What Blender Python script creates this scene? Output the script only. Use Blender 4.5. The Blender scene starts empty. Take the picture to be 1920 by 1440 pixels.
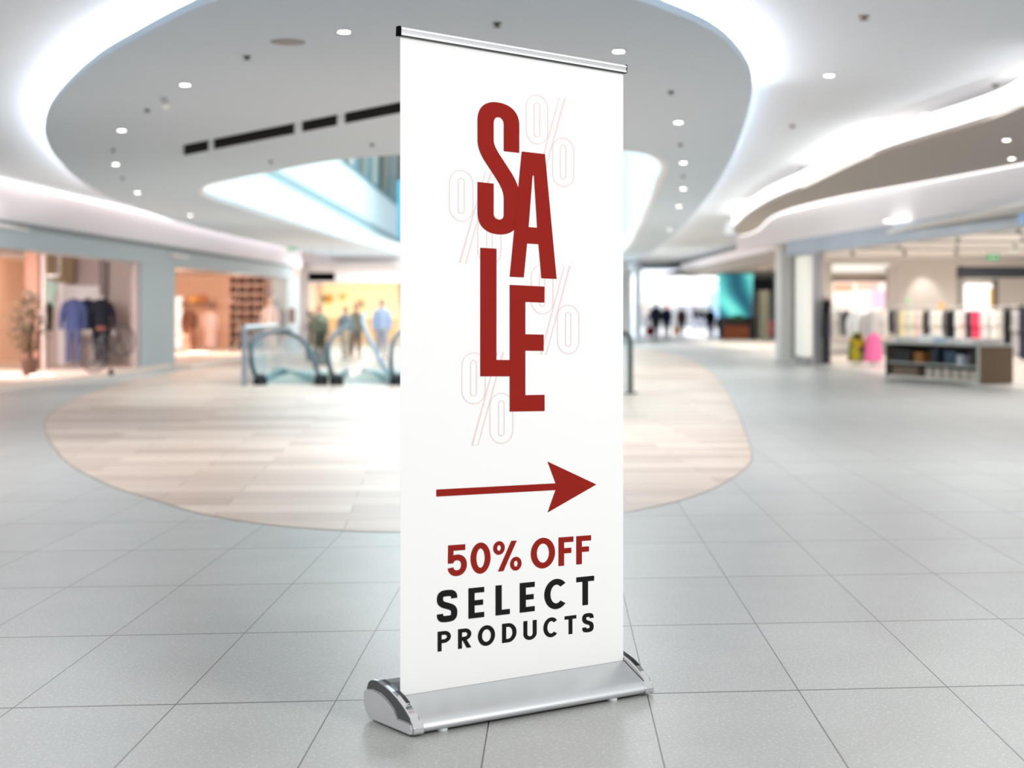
import bpy, bmesh, math, random
from mathutils import Vector, Matrix
from mathutils.geometry import tessellate_polygon
random.seed(7)
SC = bpy.context.scene
COL = SC.collection

# ------------------------------------------------------------------ camera, world, lights, exposure
F, CX, CY, H = 3000.0, 960.0, 584.0, 1.3          # focal length in px, principal point, camera height
cam_d = bpy.data.cameras.new('camera')
cam = bpy.data.objects.new('camera', cam_d); COL.objects.link(cam)
cam.location = (0, 0, H); cam.rotation_euler = (math.radians(90), 0, 0)
cam_d.sensor_fit = 'HORIZONTAL'; cam_d.sensor_width = 36.0; cam_d.lens = 36.0*F/1920
cam_d.shift_x = 0.0; cam_d.shift_y = -(720-CY)/1920
cam_d.clip_start = 0.1; cam_d.clip_end = 400
cam_d.dof.use_dof = True; cam_d.dof.focus_distance = 5.6; cam_d.dof.aperture_fstop = 2.0
SC.camera = cam
SC.view_settings.view_transform = 'Standard'; SC.view_settings.look = 'None'
SC.view_settings.gamma = 1.0; SC.view_settings.use_curve_mapping = False
SC.view_settings.exposure = 0.10
SC.cycles.max_bounces = 8; SC.cycles.diffuse_bounces = 5; SC.cycles.glossy_bounces = 4
SC.cycles.transparent_max_bounces = 12; SC.cycles.sample_clamp_indirect = 6.0
SC.cycles.use_denoising = True
SC.cycles.caustics_reflective = False; SC.cycles.caustics_refractive = False

world = bpy.data.worlds.new('world'); SC.world = world; world.use_nodes = True
bg = world.node_tree.nodes['Background']
bg.inputs['Color'].default_value = (0.97, 0.985, 1.0, 1); bg.inputs['Strength'].default_value = 0.86

def light(kind, loc, power, color=(1,1,1), size=1.0, size_y=None, target=None, spot=None, blend=.8, name='light'):
    d = bpy.data.lights.new(name, kind); d.energy = power; d.color = color
    if kind == 'AREA':
        d.size = size
        if size_y: d.shape = 'RECTANGLE'; d.size_y = size_y
    else: d.shadow_soft_size = size
    if kind == 'SPOT': d.spot_size = math.radians(spot or 120); d.spot_blend = blend
    o = bpy.data.objects.new(name, d); COL.objects.link(o); o.location = loc
    if target is not None:
        o.rotation_euler = (Vector(target)-Vector(loc)).to_track_quat('-Z', 'Y').to_euler()
    return o
# added key light, out of view and high on the right
light('AREA', (5.4, .6, 4.3), 300, (1, .99, .97), 2.2, 2.2, (0.1, 5.4, .5), name='key_light')
# added fill lights under the concourse ceiling, facing down, without fittings
for (lx, ly, lp) in ((0,16,175),(0,27,90),(-4,36,90),(4.2,34,130),(0,46,150),(3,60,330),(-5,54.5,380),(4,80,620),(6,100,900),(5.4,21,215),(-7,24,55),(4.6,12.5,120),(-4.5,13,110)):
    light('AREA', (lx, ly, 3.22), lp, (.93, .97, 1), 3, 5, (lx, ly, 0), name='ceiling_fill')
# daylight falling through the atrium opening
light('AREA', (-1.5, 40, 8.9), 2700, (.68, .93, 1), 6.5, 42, (-1.5, 40, 0), name='atrium_daylight')

# ------------------------------------------------------------------ helpers
def P(x, y, Y): return Vector(((x-CX)/F*Y, Y, H-(y-CY)/F*Y))
def Zp(x, y, z=0.0):
    Y = (H-z)*F/(y-CY); return Vector(((x-CX)/F*Y, Y, z))
def lin(c):
    return tuple((v/255/12.92 if v/255 <= .04045 else ((v/255+.055)/1.055)**2.4) for v in c)
MATS = {}
def mat(name, rgb, rough=.6, metal=0.0, var=.04, scale=12.0, bump=0.0, emit=0.0, trans=0.0, coat=0.0, alpha=1.0, spec=.5):
    if name in MATS: return MATS[name]
    m = bpy.data.materials.new(name); m.use_nodes = True; nt = m.node_tree; N = nt.nodes; L = nt.links
    b = N['Principled BSDF']; c = lin(rgb)
    geo = N.new('ShaderNodeNewGeometry'); no = N.new('ShaderNodeTexNoise'); no.inputs['Scale'].default_value = scale
    no.inputs['Detail'].default_value = 3
    L.new(geo.outputs['Position'], no.inputs['Vector'])
    mx = N.new('ShaderNodeMix'); mx.data_type = 'RGBA'
    mx.inputs['A'].default_value = (*[max(0, v*(1-var)) for v in c], 1); mx.inputs['B'].default_value = (*[min(1, v*(1+var)) for v in c], 1)
    L.new(no.outputs['Fac'], mx.inputs['Factor']); L.new(mx.outputs['Result'], b.inputs['Base Color'])
    b.inputs['Roughness'].default_value = rough; b.inputs['Metallic'].default_value = metal
    b.inputs['Specular IOR Level'].default_value = spec
    if coat: b.inputs['Coat Weight'].default_value = coat
    if bump:
        bp = N.new('ShaderNodeBump'); bp.inputs['Strength'].default_value = bump; bp.inputs['Distance'].default_value = .002
        L.new(no.outputs['Fac'], bp.inputs['Height']); L.new(bp.outputs['Normal'], b.inputs['Normal'])
    if emit: L.new(mx.outputs['Result'], b.inputs['Emission Color']); b.inputs['Emission Strength'].default_value = emit
    if alpha < 1: b.inputs['Alpha'].default_value = alpha
    MATS[name] = m; return m

def tag(o, label=None, cat=None, group=None, kind=None):
    if label: o['label'] = label
    if cat: o['category'] = cat
    if group: o['group'] = group
    if kind: o['kind'] = kind
    return o
def thing(name, label, cat, loc=(0,0,0), rz=0, group=None):
    o = bpy.data.objects.new(name, None); COL.objects.link(o); o.location = loc; o.rotation_euler = (0,0,rz); o.empty_display_size = .1
    return tag(o, label, cat, group)

class MB:
    """collects shapes into one mesh; coordinates are world unless built with local=True"""
    def __init__(s): s.v = []; s.f = []; s.mi = []
    def add(s, vs, fs, mi=0):
        n = len(s.v); s.v += [Vector(v) for v in vs]; s.f += [[n+i for i in f] for f in fs]; s.mi += [mi]*len(fs); return s
    def box(s, c, d, rz=0, mi=0):
        R = Matrix.Rotation(rz, 3, 'Z'); c = Vector(c); vs = []
        for z in (-1,1):
            for (x,y) in ((-1,-1),(1,-1),(1,1),(-1,1)): vs.append(c + R @ Vector((x*d[0]/2, y*d[1]/2, z*d[2]/2)))
        return s.add(vs, [(3,2,1,0),(4,5,6,7),(0,1,5,4),(1,2,6,5),(2,3,7,6),(3,0,4,7)], mi)
    def quadbox(s, a, b, z0, z1, th, mi=0):
        """vertical wall slab from ground point a to b, thickness th to the left of a->b"""
        a = Vector((a[0],a[1],0)); b = Vector((b[0],b[1],0)); d = (b-a).normalized(); n = Vector((-d.y, d.x, 0))*th
        q = [a,b,b+n,a+n]
        vs = [v+Vector((0,0,z0)) for v in q]+[v+Vector((0,0,z1)) for v in q]
        return s.add(vs, [(3,2,1,0),(4,5,6,7),(0,1,5,4),(1,2,6,5),(2,3,7,6),(3,0,4,7)], mi)
    def prism(s, loops, ext, mi=0, side_mi=None):
        """loops: list of 3D planar loops (outer first, then holes); extrude by vector ext"""
        ext = Vector(ext); loops = [[Vector(p) for p in l] for l in loops]
        flat = [p for l in loops for p in l]; n = len(flat)
        tris = tessellate_polygon(loops)
        vs = flat+[p+ext for p in flat]; fs = [tuple(t) for t in tris]+[tuple(i+n for i in reversed(t)) for t in tris]
        mis = [mi]*len(fs); k = 0; sm = mi if side_mi is None else side_mi
        for l in loops:
            m = len(l)
            for i in range(m): fs.append((k+i, k+(i+1)%m, k+(i+1)%m+n, k+i+n)); mis.append(sm)
            k += m
        b0 = len(s.v); s.v += vs; s.f += [[b0+i for i in f] for f in fs]; s.mi += mis; return s
    def flat(s, loops, mi=0):
        loops = [[Vector(p) for p in l] for l in loops]; f = [p for l in loops for p in l]
        return s.add(f, [tuple(t) for t in tessellate_polygon(loops)], mi)
    def tube(s, path, r, seg=8, closed=False, mi=0, cap=True):
        path = [Vector(p) for p in path]; n = len(path); rings = []; up = None
        for i,p in enumerate(path):
            if closed: t = path[(i+1)%n]-path[i-1]
            else: t = path[min(i+1,n-1)]-path[max(i-1,0)]
            t.normalize()
            if up is None: up = Vector((0,0,1)) if abs(t.z)<.9 else Vector((1,0,0))
            a = t.cross(up)
            if a.length<1e-4: a = t.cross(Vector((0,1,0)))
            a.normalize(); b = a.cross(t).normalized(); up = b
            rr = r[i] if isinstance(r,(list,tuple)) else r
            rings.append([p+a*math.cos(2*math.pi*k/seg)*rr+b*math.sin(2*math.pi*k/seg)*rr for k in range(seg)])
        vs = [v for ring in rings for v in ring]; fs = []
        for i in range(n if closed else n-1):
            j = (i+1)%n
            for k in range(seg): fs.append((i*seg+k, i*seg+(k+1)%seg, j*seg+(k+1)%seg, j*seg+k))
        if cap and not closed: fs.append(tuple(range(seg))[::-1]); fs.append(tuple((n-1)*seg+k for k in range(seg)))
        return s.add(vs, fs, mi)
    def lathe(s, c, prof, seg=20, sx=1, sy=1, mi=0):
        c = Vector(c); vs = []; fs = []
        for (r,z) in prof:
            for k in range(seg):
                a = 2*math.pi*k/seg; vs.append(c+Vector((math.cos(a)*r*sx, math.sin(a)*r*sy, z)))
        for i in range(len(prof)-1):
            for k in range(seg): fs.append((i*seg+k, i*seg+(k+1)%seg, (i+1)*seg+(k+1)%seg, (i+1)*seg+k))
        fs.append(tuple(range(seg))[::-1]); fs.append(tuple((len(prof)-1)*seg+k for k in range(seg)))
        return s.add(vs, fs, mi)
    def ball(s, c, r, seg=12, sx=1, sy=1, sz=1, mi=0):
        prof = [(max(1e-3, r*math.sin(math.pi*i/8)), -r*sz*math.cos(math.pi*i/8)) for i in range(9)]
        return s.lathe(c, prof, seg, sx, sy, mi)
    def build(s, name, mats, parent=None, local=False, smooth=False, bevel=0):
        me = bpy.data.meshes.new(name); vs = s.v
        if parent is not None and not local:
            M = Matrix.Translation(parent.location) @ Matrix.Rotation(parent.rotation_euler.z, 4, 'Z')
            if parent.parent is not None: M = Matrix.Translation(parent.parent.location) @ Matrix.Rotation(parent.parent.rotation_euler.z, 4, 'Z') @ M
            Mi = M.inverted(); vs = [Mi @ v for v in vs]
        me.from_pydata([tuple(v) for v in vs], [], s.f)
        for m in (mats if isinstance(mats,(list,tuple)) else [mats]): me.materials.append(m)
        for p,i in zip(me.polygons, s.mi): p.material_index = i; p.use_smooth = smooth
        bm = bmesh.new(); bm.from_mesh(me); bmesh.ops.recalc_face_normals(bm, faces=bm.faces[:]); bm.to_mesh(me); bm.free()
        o = bpy.data.objects.new(name, me); COL.objects.link(o)
        if parent is not None: o.parent = parent
        else:
            # put the origin at the base of a top-level mesh
            xs = [v.co for v in me.vertices]
            c = Vector(((min(v.x for v in xs)+max(v.x for v in xs))/2, (min(v.y for v in xs)+max(v.y for v in xs))/2, min(v.z for v in xs)))
            me.transform(Matrix.Translation(-c)); o.location = c
        if smooth:
            try: me.set_sharp_from_angle(angle=math.radians(40))
            except Exception: pass
        if bevel:
            md = o.modifiers.new('bevel', 'BEVEL'); md.width = bevel; md.segments = 2; md.limit_method = 'ANGLE'
        return o
def struct(o): o['kind'] = 'structure'; return o
def copy_tree(o, parent=None):
    c = o.copy(); COL.objects.link(c); c.parent = parent
    for ch in [x for x in o.children]: copy_tree(ch, c)
    return c
def crom(pts, n=6, closed=True):
    out = []; N = len(pts)
    for i in range(N if closed else N-1):
        g = (lambda k: Vector(pts[k%N])) if closed else (lambda k: Vector(pts[min(max(k,0),N-1)]))
        p0,p1,p2,p3 = g(i-1),g(i),g(i+1),g(i+2)
        for j in range(n):
            t = j/n
            out.append(.5*((2*p1)+(-p0+p2)*t+(2*p0-5*p1+4*p2-p3)*t*t+(-p0+3*p1-3*p2+p3)*t**3))
    if not closed: out.append(Vector(pts[-1]))
    return out
def offset_loop(loop, d):
    """move a horizontal loop sideways by d (positive = to the left of travel)"""
    out = []; n = len(loop)
    for i in range(n):
        t = loop[(i+1)%n]-loop[i-1]; t.z = 0
        if t.length<1e-6: out.append(loop[i].copy()); continue
        t.normalize(); out.append(loop[i]+Vector((-t.y,t.x,0))*d)
    return out

# ------------------------------------------------------------------ floor
def floor_mat():
    m = bpy.data.materials.new('grey_stone_floor_tiles'); m.use_nodes = True; nt = m.node_tree; N = nt.nodes; L = nt.links
    b = N['Principled BSDF']; geo = N.new('ShaderNodeNewGeometry'); sep = N.new('ShaderNodeSeparateXYZ'); L.new(geo.outputs['Position'], sep.inputs[0])
    def math_(op, a, b_=None):
        n = N.new('ShaderNodeMath'); n.operation = op
        for i,v in enumerate((a,b_)):
            if v is None: continue
            if isinstance(v,(int,float)): n.inputs[i].default_value = v
            else: L.new(v, n.inputs[i])
        return n.outputs[0]
    u = math_('DIVIDE', math_('SUBTRACT', math_('SUBTRACT', sep.outputs['X'], math_('MULTIPLY', sep.outputs['Y'], .02733)), .833), .5225)
    v = math_('DIVIDE', math_('SUBTRACT', math_('SUBTRACT', sep.outputs['Y'], math_('MULTIPLY', sep.outputs['X'], .094)), 5.40), 1.17)
    def edge(w, period, width):
        fr = math_('SUBTRACT', w, math_('FLOOR', w)); d = math_('MULTIPLY', math_('MINIMUM', fr, math_('SUBTRACT', 1.0, fr)), period)
        return math_('LESS_THAN', d, width)
    line = math_('MAXIMUM', edge(u, .5225, .0021), edge(v, 1.17, .0062))
    comb = N.new('ShaderNodeCombineXYZ'); L.new(math_('FLOOR', u), comb.inputs[0]); L.new(math_('FLOOR', v), comb.inputs[1])
    wn = N.new('ShaderNodeTexWhiteNoise'); wn.noise_dimensions = '2D'; L.new(comb.outputs[0], wn.inputs['Vector'])
    n1 = N.new('ShaderNodeTexNoise'); n1.inputs['Scale'].default_value = 2.2; n1.inputs['Detail'].default_value = 6; L.new(geo.outputs['Position'], n1.inputs['Vector'])
    n2 = N.new('ShaderNodeTexNoise'); n2.inputs['Scale'].default_value = 130; n2.inputs['Detail'].default_value = 3; L.new(geo.outputs['Position'], n2.inputs['Vector'])
    vo = N.new('ShaderNodeTexVoronoi'); vo.inputs['Scale'].default_value = 46; vo.voronoi_dimensions = '2D'; n2.noise_dimensions = '2D';  L.new(geo.outputs['Position'], vo.inputs['Vector'])
    cr = N.new('ShaderNodeValToRGB'); e = cr.color_ramp.elements
    e[0].position = .3; e[0].color = (*lin((160,161,158)),1); e[1].position = .72; e[1].color = (*lin((170,171,168)),1)
    L.new(n1.outputs['Fac'], cr.inputs[0])
    def mixc(fac, a, bb, mode='MIX'):
        x = N.new('ShaderNodeMix'); x.data_type = 'RGBA'; x.blend_type = mode
        if isinstance(fac,(int,float)): x.inputs['Factor'].default_value = fac
        else: L.new(fac, x.inputs['Factor'])
        for nm,c in (('A',a),('B',bb)):
            if isinstance(c, tuple): x.inputs[nm].default_value = (*c,1)
            else: L.new(c, x.inputs[nm])
        return x.outputs['Result']
    c = cr.outputs[0]
    fleck = math_('MULTIPLY', math_('LESS_THAN', vo.outputs['Distance'], .2), math_('GREATER_THAN', n2.outputs['Fac'], .53))
    c = mixc(math_('MULTIPLY', fleck, .75), c, lin((212,212,210)))
    dark = math_('MULTIPLY', math_('GREATER_THAN', n2.outputs['Fac'], .62), .3)
    c = mixc(dark, c, lin((110,110,108)))
    tone = N.new('ShaderNodeMapRange'); tone.inputs['To Min'].default_value = .96; tone.inputs['To Max'].default_value = 1.04; L.new(wn.outputs['Value'], tone.inputs['Value'])
    hs = N.new('ShaderNodeHueSaturation'); L.new(tone.outputs[0], hs.inputs['Value']); L.new(c, hs.inputs['Color'])
    c = mixc(line, hs.outputs[0], lin((46,38,34)))
    L.new(c, b.inputs['Base Color'])
    rr = N.new('ShaderNodeMapRange'); rr.inputs['To Min'].default_value = .33; rr.inputs['To Max'].default_value = .36; L.new(n1.outputs['Fac'], rr.inputs['Value'])
    L.new(rr.outputs[0], b.inputs['Roughness'])
    bp = N.new('ShaderNodeBump'); bp.inputs['Strength'].default_value = .0
    b.inputs['Specular IOR Level'].default_value = .45
    return m
def wood_mat():
    m = bpy.data.materials.new('pale_wood_plank_floor'); m.use_nodes = True; nt = m.node_tree; N = nt.nodes; L = nt.links
    b = N['Principled BSDF']; geo = N.new('ShaderNodeNewGeometry')
    br = N.new('ShaderNodeTexBrick'); br.offset = .37; br.offset_frequency = 2
    br.inputs['Scale'].default_value = 1.0; br.inputs['Brick Width'].default_value = 1.35; br.inputs['Row Height'].default_value = .40
    br.inputs['Mortar Size'].default_value = .004; br.inputs['Color1'].default_value = (0,0,0,1); br.inputs['Color2'].default_value = (1,1,1,1)
    br.inputs['Mortar'].default_value = (0,0,0,1); br.inputs['Bias'].default_value = 0
    mp = N.new('ShaderNodeMapping'); mp.inputs['Rotation'].default_value = (0,0,math.radians(-3)); L.new(geo.outputs['Position'], mp.inputs['Vector']); L.new(mp.outputs[0], br.inputs['Vector'])
    cr = N.new('ShaderNodeValToRGB'); e = cr.color_ramp.elements
    e[0].color = (*lin((176,152,136)),1); e[1].color = (*lin((214,194,178)),1); k = cr.color_ramp.elements.new(.5); k.color = (*lin((198,174,158)),1)
    L.new(br.outputs['Color'], cr.inputs[0])
    st = N.new('ShaderNodeMapping'); st.inputs['Scale'].default_value = (.7, 14, 1); L.new(mp.outputs[0], st.inputs['Vector'])
    no = N.new('ShaderNodeTexNoise'); no.inputs['Scale'].default_value = 3; no.inputs['Detail'].default_value = 5; L.new(st.outputs[0], no.inputs['Vector'])
    gr = N.new('ShaderNodeMapRange'); gr.inputs['To Min'].default_value = .86; gr.inputs['To Max'].default_value = 1.12; L.new(no.outputs['Fac'], gr.inputs['Value'])
    hs = N.new('ShaderNodeHueSaturation'); L.new(cr.outputs[0], hs.inputs['Color']); L.new(gr.outputs[0], hs.inputs['Value'])
    mx = N.new('ShaderNodeMix'); mx.data_type = 'RGBA'; L.new(br.outputs['Fac'], mx.inputs['Factor']); L.new(hs.outputs[0], mx.inputs['A']); mx.inputs['B'].default_value = (*lin((140,112,92)),1)
    L.new(mx.outputs['Result'], b.inputs['Base Color']); b.inputs['Roughness'].default_value = .34; b.inputs['Specular IOR Level'].default_value = .35
    return m
M_floor, M_wood = floor_mat(), wood_mat()
struct(MB().flat([[(-16,-6,0),(24,-6,0),(24,150,0),(-16,150,0)]]).build('floor', M_floor))
fl = [Zp(x,y) for x,y in ((205,911),(290,938),(375,963.6),(498,983.7),(642,995.5),(750,998),(880,997),(1020,988),(1170,962),(1270,940.5),(1340,916),(1381,892.7),(1404,874),(1411,858),(1409,842),(1396,803),(1376,756),(1355,720),(1330,695),(1290,672))]
fl += [Zp(1200,655),Zp(960,650),Zp(760,652)]
fl += [Zp(x,y) for x,y in ((500,672),(350,693),(240,716),(160,740),(108,766),(86,788),(84,806),(95,832),(128,870))]
disc_floor = crom(fl, 5)
struct(MB().prism([[p+Vector((0,0,.0005)) for p in disc_floor]], (0,0,.002)).build('floor', M_wood)).name = 'floor_inlay'
rim = MB(); op = offset_loop(disc_floor, .012); n = len(op)
ring_v = [p+Vector((0,0,.003)) for p in disc_floor]+[p+Vector((0,0,.003)) for p in op]
rim.add(ring_v, [(i,(i+1)%n,n+(i+1)%n,n+i) for i in range(n)])
struct(rim.build('trim_1', mat('bronze_floor_joint', (120,108,98), .4)))

# ------------------------------------------------------------------ ceilings
M_ceil = mat('white_plaster_ceiling', (240,246,252), .9, var=.01, scale=.6)
M_disc = mat('grey_plaster_ceiling', (216,232,245), .9, var=.03, scale=.5)
M_brown = mat('taupe_plaster_ceiling', (194,184,176), .9, var=.02, scale=.5)
M_glow = mat('white_led_cove_strip', (248,250,255), .5, var=.0, emit=36.0)
M_cove = mat('bright_led_cove_band', (255,253,255), .5, var=.0, emit=1.35)
M_white = mat('white_painted_plaster', (236,232,230), .8, var=.01, scale=1)
ZD = 3.3
cl = [(x,y) for x,y in ((1200,2),(1330,55),(1390,108),(1411,155),(1404,205),(1388,255),(1362,315),(1325,372),(1285,418),(1245,455),(1200,484),(1130,503))]
cl += [(960,512),(820,509)]
cl += [(750,500),(660,487),(560,469),(470,450),(385,430),(300,406),(220,377),(155,342),(108,298),(84,253),(92,208),(130,160),(185,113),(250,75),(330,33),(405,1)]
cp = [Zp(x,y,ZD) for x,y in cl]+[Vector((-1.35,9.65,ZD)),Vector((-.5,9.3,ZD)),Vector((.3,9.55,ZD))]
disc_loop = crom(cp, 5)
hole_px = ((380,357),(392,346),(430,337),(515,320),(625,300),(750,288),(960,279),(1120,279),(1200,286),(1232,299),(1241,317),(1231,342),(1215,382),(1195,430),(1170,470),(1110,492),(960,500),(830,493),(750,481),(680,461),(613,440),(520,410),(430,382),(388,367))
hole_loop = crom([Zp(x,y,ZD) for x,y in hole_px], 4)
struct(MB().prism([disc_loop, hole_loop], (0,0,.06)).build('ceiling_dropped', M_disc))
# white upstand round the opening
up = MB(); hl = hole_loop; ho = offset_loop(hl, .08); n = len(hl)
area = sum(hl[i].x*hl[(i+1)%n].y-hl[(i+1)%n].x*hl[i].y for i in range(n))
if area > 0: ho = offset_loop(hl, -.08)
z0, z1 = Vector((0,0,-.01)), Vector((0,0,.50))
vs = [p+z0 for p in hl]+[p+z0 for p in ho]+[p+z1 for p in ho]+[p+z1 for p in hl]
fs = []
for a in range(4):
    b = (a+1)%4
    for i in range(n): fs.append((a*n+i, a*n+(i+1)%n, b*n+(i+1)%n, b*n+i))
struct(up.add(vs, fs).build('trim_2', mat('white_opening_upstand', (246,244,246), .6, var=.01), smooth=True))
# led strip hidden on top of the dropped ceiling, facing up and outwards
def strip(loop, inset, za, zb, name, m, idx=None, th=.02):
    n = len(loop); area = sum(loop[i].x*loop[(i+1)%n].y-loop[(i+1)%n].x*loop[i].y for i in range(n))
    s = 1 if area > 0 else -1
    a = offset_loop(loop, s*inset); b = offset_loop(loop, s*(inset+th)); mb = MB()
    rng = idx if idx else range(n)
    A = [(p.x,p.y,za) for p in a]+[(p.x,p.y,zb) for p in a]+[(p.x,p.y,zb) for p in b]+[(p.x,p.y,za) for p in b]
    fs = []
    for i in rng:
        j = (i+1)%n
        for q in range(4): r = (q+1)%4; fs.append((q*n+i,q*n+j,r*n+j,r*n+i))
    o = mb.add(A, fs).build(name, m)
    bm = bmesh.new(); bm.from_mesh(o.data); bmesh.ops.delete(bm, geom=[v for v in bm.verts if not v.link_faces], context='VERTS'); bm.to_mesh(o.data); bm.free(); return o
M_glow2 = mat('soft_led_cove_strip', (248,250,255), .5, var=.0, emit=7.0)
nD = len(disc_loop)
tag(strip(disc_loop, .10, ZD+.065, ZD+.10, 'cove_light', M_glow2, range(19, 100)), 'soft led cove strip along the far side of the oval ceiling', 'cove light')
tag(strip(disc_loop, .10, ZD+.065, ZD+.10, 'cove_light', M_glow, list(range(100, nD))+list(range(0, 19))), 'white led cove strip glowing along the rim of the big grey oval ceiling', 'cove light')

ZM = 3.5
edge_px = ((1980,140),(1920,162),(1754,226),(1595,285),(1477,336),(1405,376),(1362,418))
edge = [Zp(x,y,ZM) for x,y in edge_px]
# main ceiling with a hole round the atrium opening
outer = [Vector((-16,7.5,ZM)),Vector((6.4,7.5,ZM)),Vector((5.9,12.5,ZM))]+crom(edge,4,False)[3:]+[Vector((6.2,47,ZM)),Vector((24,47,ZM)),Vector((24,150,ZM)),Vector((-16,150,ZM))]
n = len(hole_loop); ho2 = [Vector((p.x,p.y,ZM)) for p in ho]
struct(MB().prism([outer, ho2], (0,0,.08)).build('ceiling', M_ceil))
# right hand taupe ceiling band, with its lit edge
ZB = 3.1
low_px = ((1990,170),(1920,198),(1841,230),(1635,293),(1516,348),(1437,382),(1385,416),(1374,431),(1390,441),(1421,431),(1457,402),(1556,373),(1754,337),(1920,306),(2000,290))
band = [Zp(x,y,ZB) for x,y in low_px]
bl = crom(band, 5, False)
struct(MB().prism([bl], (0,0,.05)).build('ceiling_band', M_brown))
k = bl[:38]
def ribbon(pts, za, zb, name, m, th=.03, side=1):
    mb = MB(); n = len(pts); nn = []
    for i,p in enumerate(pts):
        t = pts[min(i+1,n-1)]-pts[max(i-1,0)]; t.z = 0; t.normalize(); nn.append(Vector((-t.y,t.x,0))*side*th)
    A = [(p.x,p.y,za) for p in pts]+[(p.x,p.y,zb) for p in pts]+[(p.x+q.x,p.y+q.y,zb) for p,q in zip(pts,nn)]+[(p.x+q.x,p.y+q.y,za) for p,q in zip(pts,nn)]
    fs = []
    for i in range(n-1):
        for q in range(4): r = (q+1)%4; fs.append((q*n+i,q*n+i+1,r*n+i+1,r*n+i))
    fs += [(0,n,2*n,3*n),(n-1,2*n-1,3*n-1,4*n-1)]
    return mb.add(A, fs).build(name, m)
tag(ribbon(k, ZB+.05, ZB+.25, 'cove_light', M_cove, side=-1), 'long curved band of white cove light along the taupe ceiling edge above the clothes shop', 'cove light')
tag(ribbon(bl[40:], ZB-.02, ZB+.02, 'cove_light', M_cove, side=-1, th=.02), 'thin lit edge on the shop side of the taupe ceiling band', 'cove light')
struct(MB().prism([[Vector((4.3,7.5,3.98)),Vector((18,7.5,3.98)),Vector((18,47,3.98)),Vector((4.3,47,3.98))]], (0,0,.06)).build('ceiling_right', M_ceil))

# fittings in the ceilings
M_lamp = mat('lit_downlight_lens', (255,253,248), .5, var=0, emit=14.0)
M_ring = mat('white_downlight_trim', (225,225,222), .5)
M_dark = mat('dark_grey_sprinkler', (92,92,92), .6)
def downlight(p, z, r=.05, label='', group=None, power=4, spot=True):
    t = thing('downlight', label, 'downlight', (p.x,p.y,z-.012), group=group)
    MB().lathe((0,0,0), [(r*.72,.0),(r*1.0,.0),(r*1.05,.006),(r*1.05,.012),(r*.72,.012)], 20).build('trim_ring', M_ring, t, local=True)
    MB().lathe((0,0,-.001), [(r*.8,.0),(r*.8,.006)], 20).build('lens', M_lamp, t, local=True)
    if spot: light('SPOT', (p.x,p.y,z-.05), power, (1,.97,.93), .05, spot=140, target=(p.x,p.y,0), name='downlight_beam')
DL = [((645,57),'topmost downlight of the grey oval ceiling, left of the banner top'),((347,157),'downlight on the grey oval ceiling, second along the left arc from the banner'),
      ((228,243),'downlight at the left end of the grey oval ceiling, above the curve of lit rim'),((217,307),'downlight below the leftmost one on the grey oval ceiling'),
      ((258,360),'small downlight at the lower left rim of the grey oval ceiling'),((357,403),'tiny downlight on the warm toned lower left of the oval ceiling'),
      ((1160,94),'bright downlight just above the right top corner of the banner'),((1272,228),'uppermost downlight in the row right of the banner'),
      ((1281,304),'second downlight down in the row right of the banner'),((1281,353),'third downlight down in the row right of the banner'),
      ((1273,386),'fourth downlight down in the row right of the banner'),((1255,430),'lowest tiny downlight in the row right of the banner'),
      ]
for (px,py),lb in DL: downlight(Zp(px,py,ZD), ZD, .05, lb, 'downlights in the oval ceiling')
for (px,py),lb in [((1555,140),'downlight in the pale ceiling straight right of the oval ceiling tip'),((1735,213),'downlight in the pale ceiling close above the long cove light'),((1559,290),'downlight low in the pale ceiling near the middle of the cove light')]:
    downlight(Zp(px,py,ZM), ZM, .05, lb, 'downlights in the pale ceiling')
for (px,py),lb in [((1887,261),'upper downlight in the taupe ceiling band at the right edge'),((1897,296),'lower downlight in the taupe ceiling band at the right edge')]:
    downlight(Zp(px,py,ZB), ZB, .045, lb, 'downlights in the taupe ceiling band', 4)
# tilted spotlight
t = thing('ceiling_spotlight', 'small tilted white spotlight between the downlights on the left of the oval ceiling', 'spotlight', tuple(Zp(307,188,ZD-.02)))
MB().lathe((0,0,0), [(.03,.02),(.035,.0),(.035,-.004)], 16).build('mounting', M_ring, t, local=True)
MB().tube([(0,0,-.002),(.02,-.03,-.03),(.035,-.055,-.06)], [.028,.032,.036], 14).build('spot_head', M_ring, t, local=True, smooth=True)
def sprinkler(p, z, lb, grp, r=.032, m=M_dark, nm='sprinkler', cat='sprinkler'):
    t = thing(nm, lb, cat, (p.x,p.y,z-.03), group=grp)
    MB().lathe((0,0,0), [(r*1.1,.03),(r*1.1,.026),(r*.5,.018),(r*.5,.012)], 14).build('escutcheon', m, t, local=True)
    MB().lathe((0,0,0), [(r*.3,.016),(r*.35,.006),(r*.9,.002),(r*.9,0)], 14).build('deflector', m, t, local=True)
for (px,py),lb in [((463,105),'dark sprinkler on the oval ceiling left of the ring speaker'),((276,205),'dark sprinkler beside the tilted spotlight'),((932,43),'dark sprinkler above the banner top rail'),
    ((212,280),'faint sprinkler between the two leftmost downlights'),((230,333),'faint sprinkler low on the left of the oval ceiling'),((698,270),'faint sprinkler between the black slot and the skylight opening'),
    ((508,302),'faint sprinkler just above the left end of the skylight opening'),((1258,171),'dark sprinkler right of the banner above the downlight row'),((1276,270),'sprinkler between the first and second downlight right of the banner'),
    ((1281,329),'faint sprinkler between the second and third downlight right of the banner')]:
    sprinkler(Zp(px,py,ZD), ZD, lb, 'sprinklers in the oval ceiling')
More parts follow.
